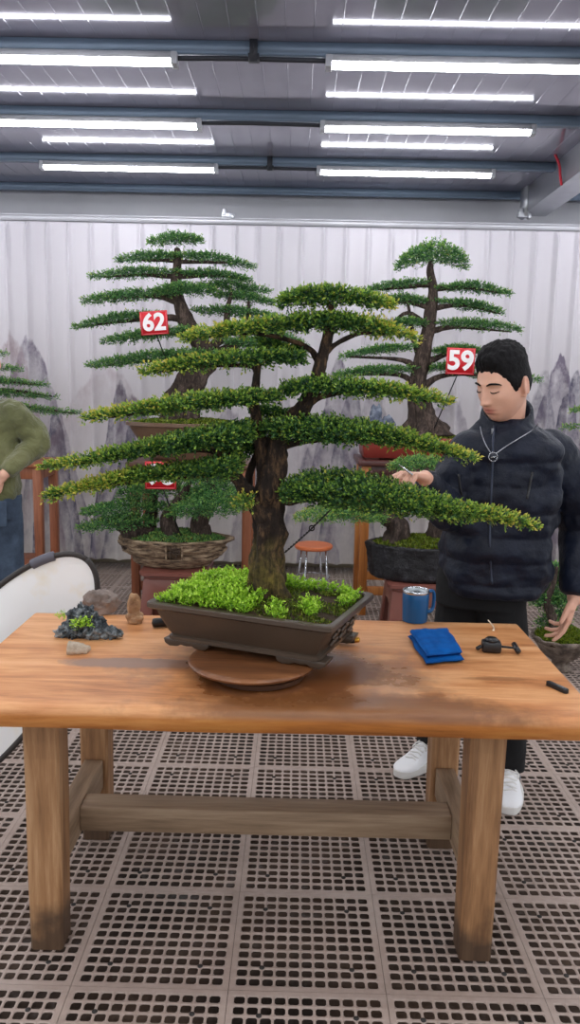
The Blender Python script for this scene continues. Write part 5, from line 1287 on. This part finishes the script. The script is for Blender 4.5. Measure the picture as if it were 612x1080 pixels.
g = MB(); tube(g, [pc_ + Vector((math.cos(a)*.015, -.004, math.sin(a)*.015)) for a in np.linspace(0, 2*math.pi, 25)], .0016, 6, 1); part('bezel', g, M_INOX, pd)
# trousers
mb = MB(); torso_loft(mb, [(hipR.z - .06, pel.x, pel.y, .165, .115), (hipR.z + .02, pel.x, pel.y, .165, .115), (hipR.z + .13, pel.x, pel.y, .15, .11)], yaw, 48, 24)
for a, b, c in ((hipR, kneR, ankR), (hipL, kneL, ankL)):
    tube(mb, [a + Vector((0, 0, .03)), a.lerp(b, .5), b, b.lerp(c, .5), c + Vector((0, 0, .03)), c + Vector((0, 0, -.012))], [.098, .088, .072, .066, .058, .06], 28, 8, lump=.06, lfreq=9)
tr_ = union(mb, .0065, 3); part('trousers', tr_, M_PANT, man)
shoe(man, footR_t, footR_h); shoe(man, footL_t, footL_h)
# slim tool in the right hand
p0 = J(428, 496, DM - .46); p1 = wrR + dR*.07
a_, b_ = J(421, 490, DM - .33), J(438, 503, DM - .31)
r = thing('tweezers', b_, 'slim pale metal tool held in the right hand of the man in the jacket', 'tool')
for s_ in (-.0045, .0045):
    g = MB(); tube(g, [b_ + Vector((0, s_*.2, 0)), a_.lerp(b_, .45) + Vector((0, s_*1.3, 0)), a_ + Vector((0, s_*.2, 0))], [.0038, .0036, .0012], 8, 4); part('arm', g, M_INOX, r)

# ================================================================= man in the green sweater (back to us, left edge)
t = NT('sweater_green'); n = t.noise(5, 5); t.set(color=t.ramp(n, [(.3, srgb(72, 74, 46)), (.5, srgb(98, 100, 60)), (.7, srgb(116, 116, 78))]), rough=.85, sheen=.3); t.bump(t.noise(9, 5, .6, None, 1.2), .7, .04); M_SWT = t.m
t = NT('denim'); n = t.noise(10, 6, .7); t.set(color=t.ramp(n, [(.3, srgb(40, 52, 70)), (.7, srgb(72, 88, 108))]), rough=.85); t.bump(t.noise(300, 2), .2, .002); M_DENIM = t.m
D2 = 4.3
K2 = lambda px, py, d=D2: unp(px, py, d)
cxb = K2(-14, 520).x
ma = thing('person', (cxb, D2, 0), 'man in olive green sweater and blue jeans, hand on hip, at the left edge', 'person')
hip_z = .90; sR, sL = K2(10, 437, D2), Vector((2*cxb - K2(10, 437).x, D2, K2(10, 437).z))
eR, wR = K2(40, 466, D2 + .02), K2(4, 501, D2 - .13)
eL, wL = Vector((2*cxb - eR.x + .1, D2 + .05, 1.12)), Vector((2*cxb - eR.x + .08, D2 + .12, .88))
nk0 = Vector((cxb, D2, sR.z + .07)); hc = nk0 + Vector((-.01, .045, .19))
mb = MB(); HM2 = basis((-.35, 1, 0), 14)
hv, hf = head_grid(None, 90, 70); mb.add(hv @ np.array(HM2).T + np.array(hc), hf)
for sd in (-1, 1):
    e = MB(); ear(e, sd); mb.add(e.verts() @ np.array(HM2).T + np.array(hc), e.f)
capsule(mb, nk0 + Vector((0, 0, -.06)), hc + Vector((0, -.02, -.06)), .062, .056, 20)
torso_loft(mb, [(hip_z - .06, cxb, D2, .15, .09), (1.05, cxb, D2, .14, .09), (sR.z - .1, cxb, D2, .16, .095), (sR.z + .02, cxb, D2, .14, .08), (sR.z + .06, cxb, D2, .06, .055)], 0, 36, 30)
hR2, hL2 = Vector((cxb + .09, D2, hip_z)), Vector((cxb - .09, D2, hip_z)); aR2, aL2 = Vector((cxb + .11, D2 + .02, .09)), Vector((cxb - .13, D2 - .03, .09))
kR2, kL2 = (hR2 + aR2)/2 + Vector((0, .03, 0)), (hL2 + aL2)/2 + Vector((0, .03, 0))
for a, b, c, rr in ((sR, eR, wR, (.045, .036, .027)), (sL, eL, wL, (.045, .036, .027)), (hR2, kR2, aR2, (.075, .05, .036)), (hL2, kL2, aL2, (.075, .05, .036))):
    capsule(mb, a, b, rr[0], rr[1], 18); capsule(mb, b, c, rr[1], rr[2], 18)
for a in (aR2, aL2): capsule(mb, a + Vector((0, 0, -.02)), a + Vector((0, .12, -.05)), .032, .024, 14)
hand(mb, wR, Vector((-.85, -.1, -.5)), Vector((0, .95, -.1)), 1, (15, 22, 15), 1.0, .1, (.6, .6, .2)); hand(mb, wL, Vector((.05, .1, -1)), Vector((.9, 0, 0)), -1, (20, 25, 15), 1.0)
b2 = union(mb, .005, 2); me = mesh_from('body', b2, ma.location, True, 'tint'); fixnormals(me); me.materials.append(M_SKIN); bo = bpy.data.objects.new('body', me); COL.objects.link(bo); bo.parent = ma
hv, hf = head_grid(hair_thick, 110, 80); g = MB(); g.add(hv @ np.array(HM2).T + np.array(hc), hf); part('hair', g, M_HAIR, ma)
mb = MB(); zhem = K2(0, 527).z
torso_loft(mb, [(zhem, cxb, D2, .172, .118), (zhem + .03, cxb, D2, .178, .122), (zhem + .12, cxb, D2, .176, .125), (sR.z - .18, cxb, D2, .178, .13), (sR.z - .03, cxb, D2, .185, .125), (sR.z + .05, cxb, D2, .125, .09), (sR.z + .085, cxb, D2, .075, .07), (sR.z + .11, cxb, D2 + .01, .07, .068)], 0, 72, 90, None, .014, 7)
tube(mb, [sR + Vector((-.05, 0, .0)), sR + Vector((.02, .0, -.01)), sR.lerp(eR, .6) + Vector((.01, 0, .01)), eR, eR.lerp(wR, .4), eR.lerp(wR, .92)], [.08, .084, .075, .068, .056, .042], 26, 9, lump=.2, lfreq=10)
tube(mb, [sL + Vector((.05, 0, .0)), sL + Vector((-.02, .0, -.01)), sL.lerp(eL, .6), eL, eL.lerp(wL, .4), eL.lerp(wL, .92)], [.08, .084, .075, .066, .056, .042], 24, 8, lump=.1, lfreq=9)
part('sweater', union(mb, .0065, 3), M_SWT, ma)
mb = MB(); torso_loft(mb, [(hip_z - .1, cxb, D2, .172, .12), (hip_z - .02, cxb, D2, .176, .122), (zhem + .06, cxb, D2, .162, .108)], 0, 48, 24)
for a, b, c in ((hR2, kR2, aR2), (hL2, kL2, aL2)):
    tube(mb, [a + Vector((0, 0, .02)), a.lerp(b, .5), b, b.lerp(c, .5), c + Vector((0, 0, .02)), c + Vector((0, 0, -.03))], [.095, .09, .076, .07, .064, .068], 26, 8, lump=.08, lfreq=8)
jn = part('jeans', union(mb, .007, 3), M_DENIM, ma)
g = MB(); 
box(g, (cxb + .085, D2 - .124, hip_z - .06), (.13, .012, .14)); part('back_pocket', g, M_DENIM, jn, smooth=False, bevel=.006)
M_SHD = flat('shoe_dark', (50, 46, 46), .6)
for a in (aR2, aL2): shoe(ma, (a.x, a.y + .2, 0), (a.x, a.y - .06, 0), M_SHD, M_SOLE, False)
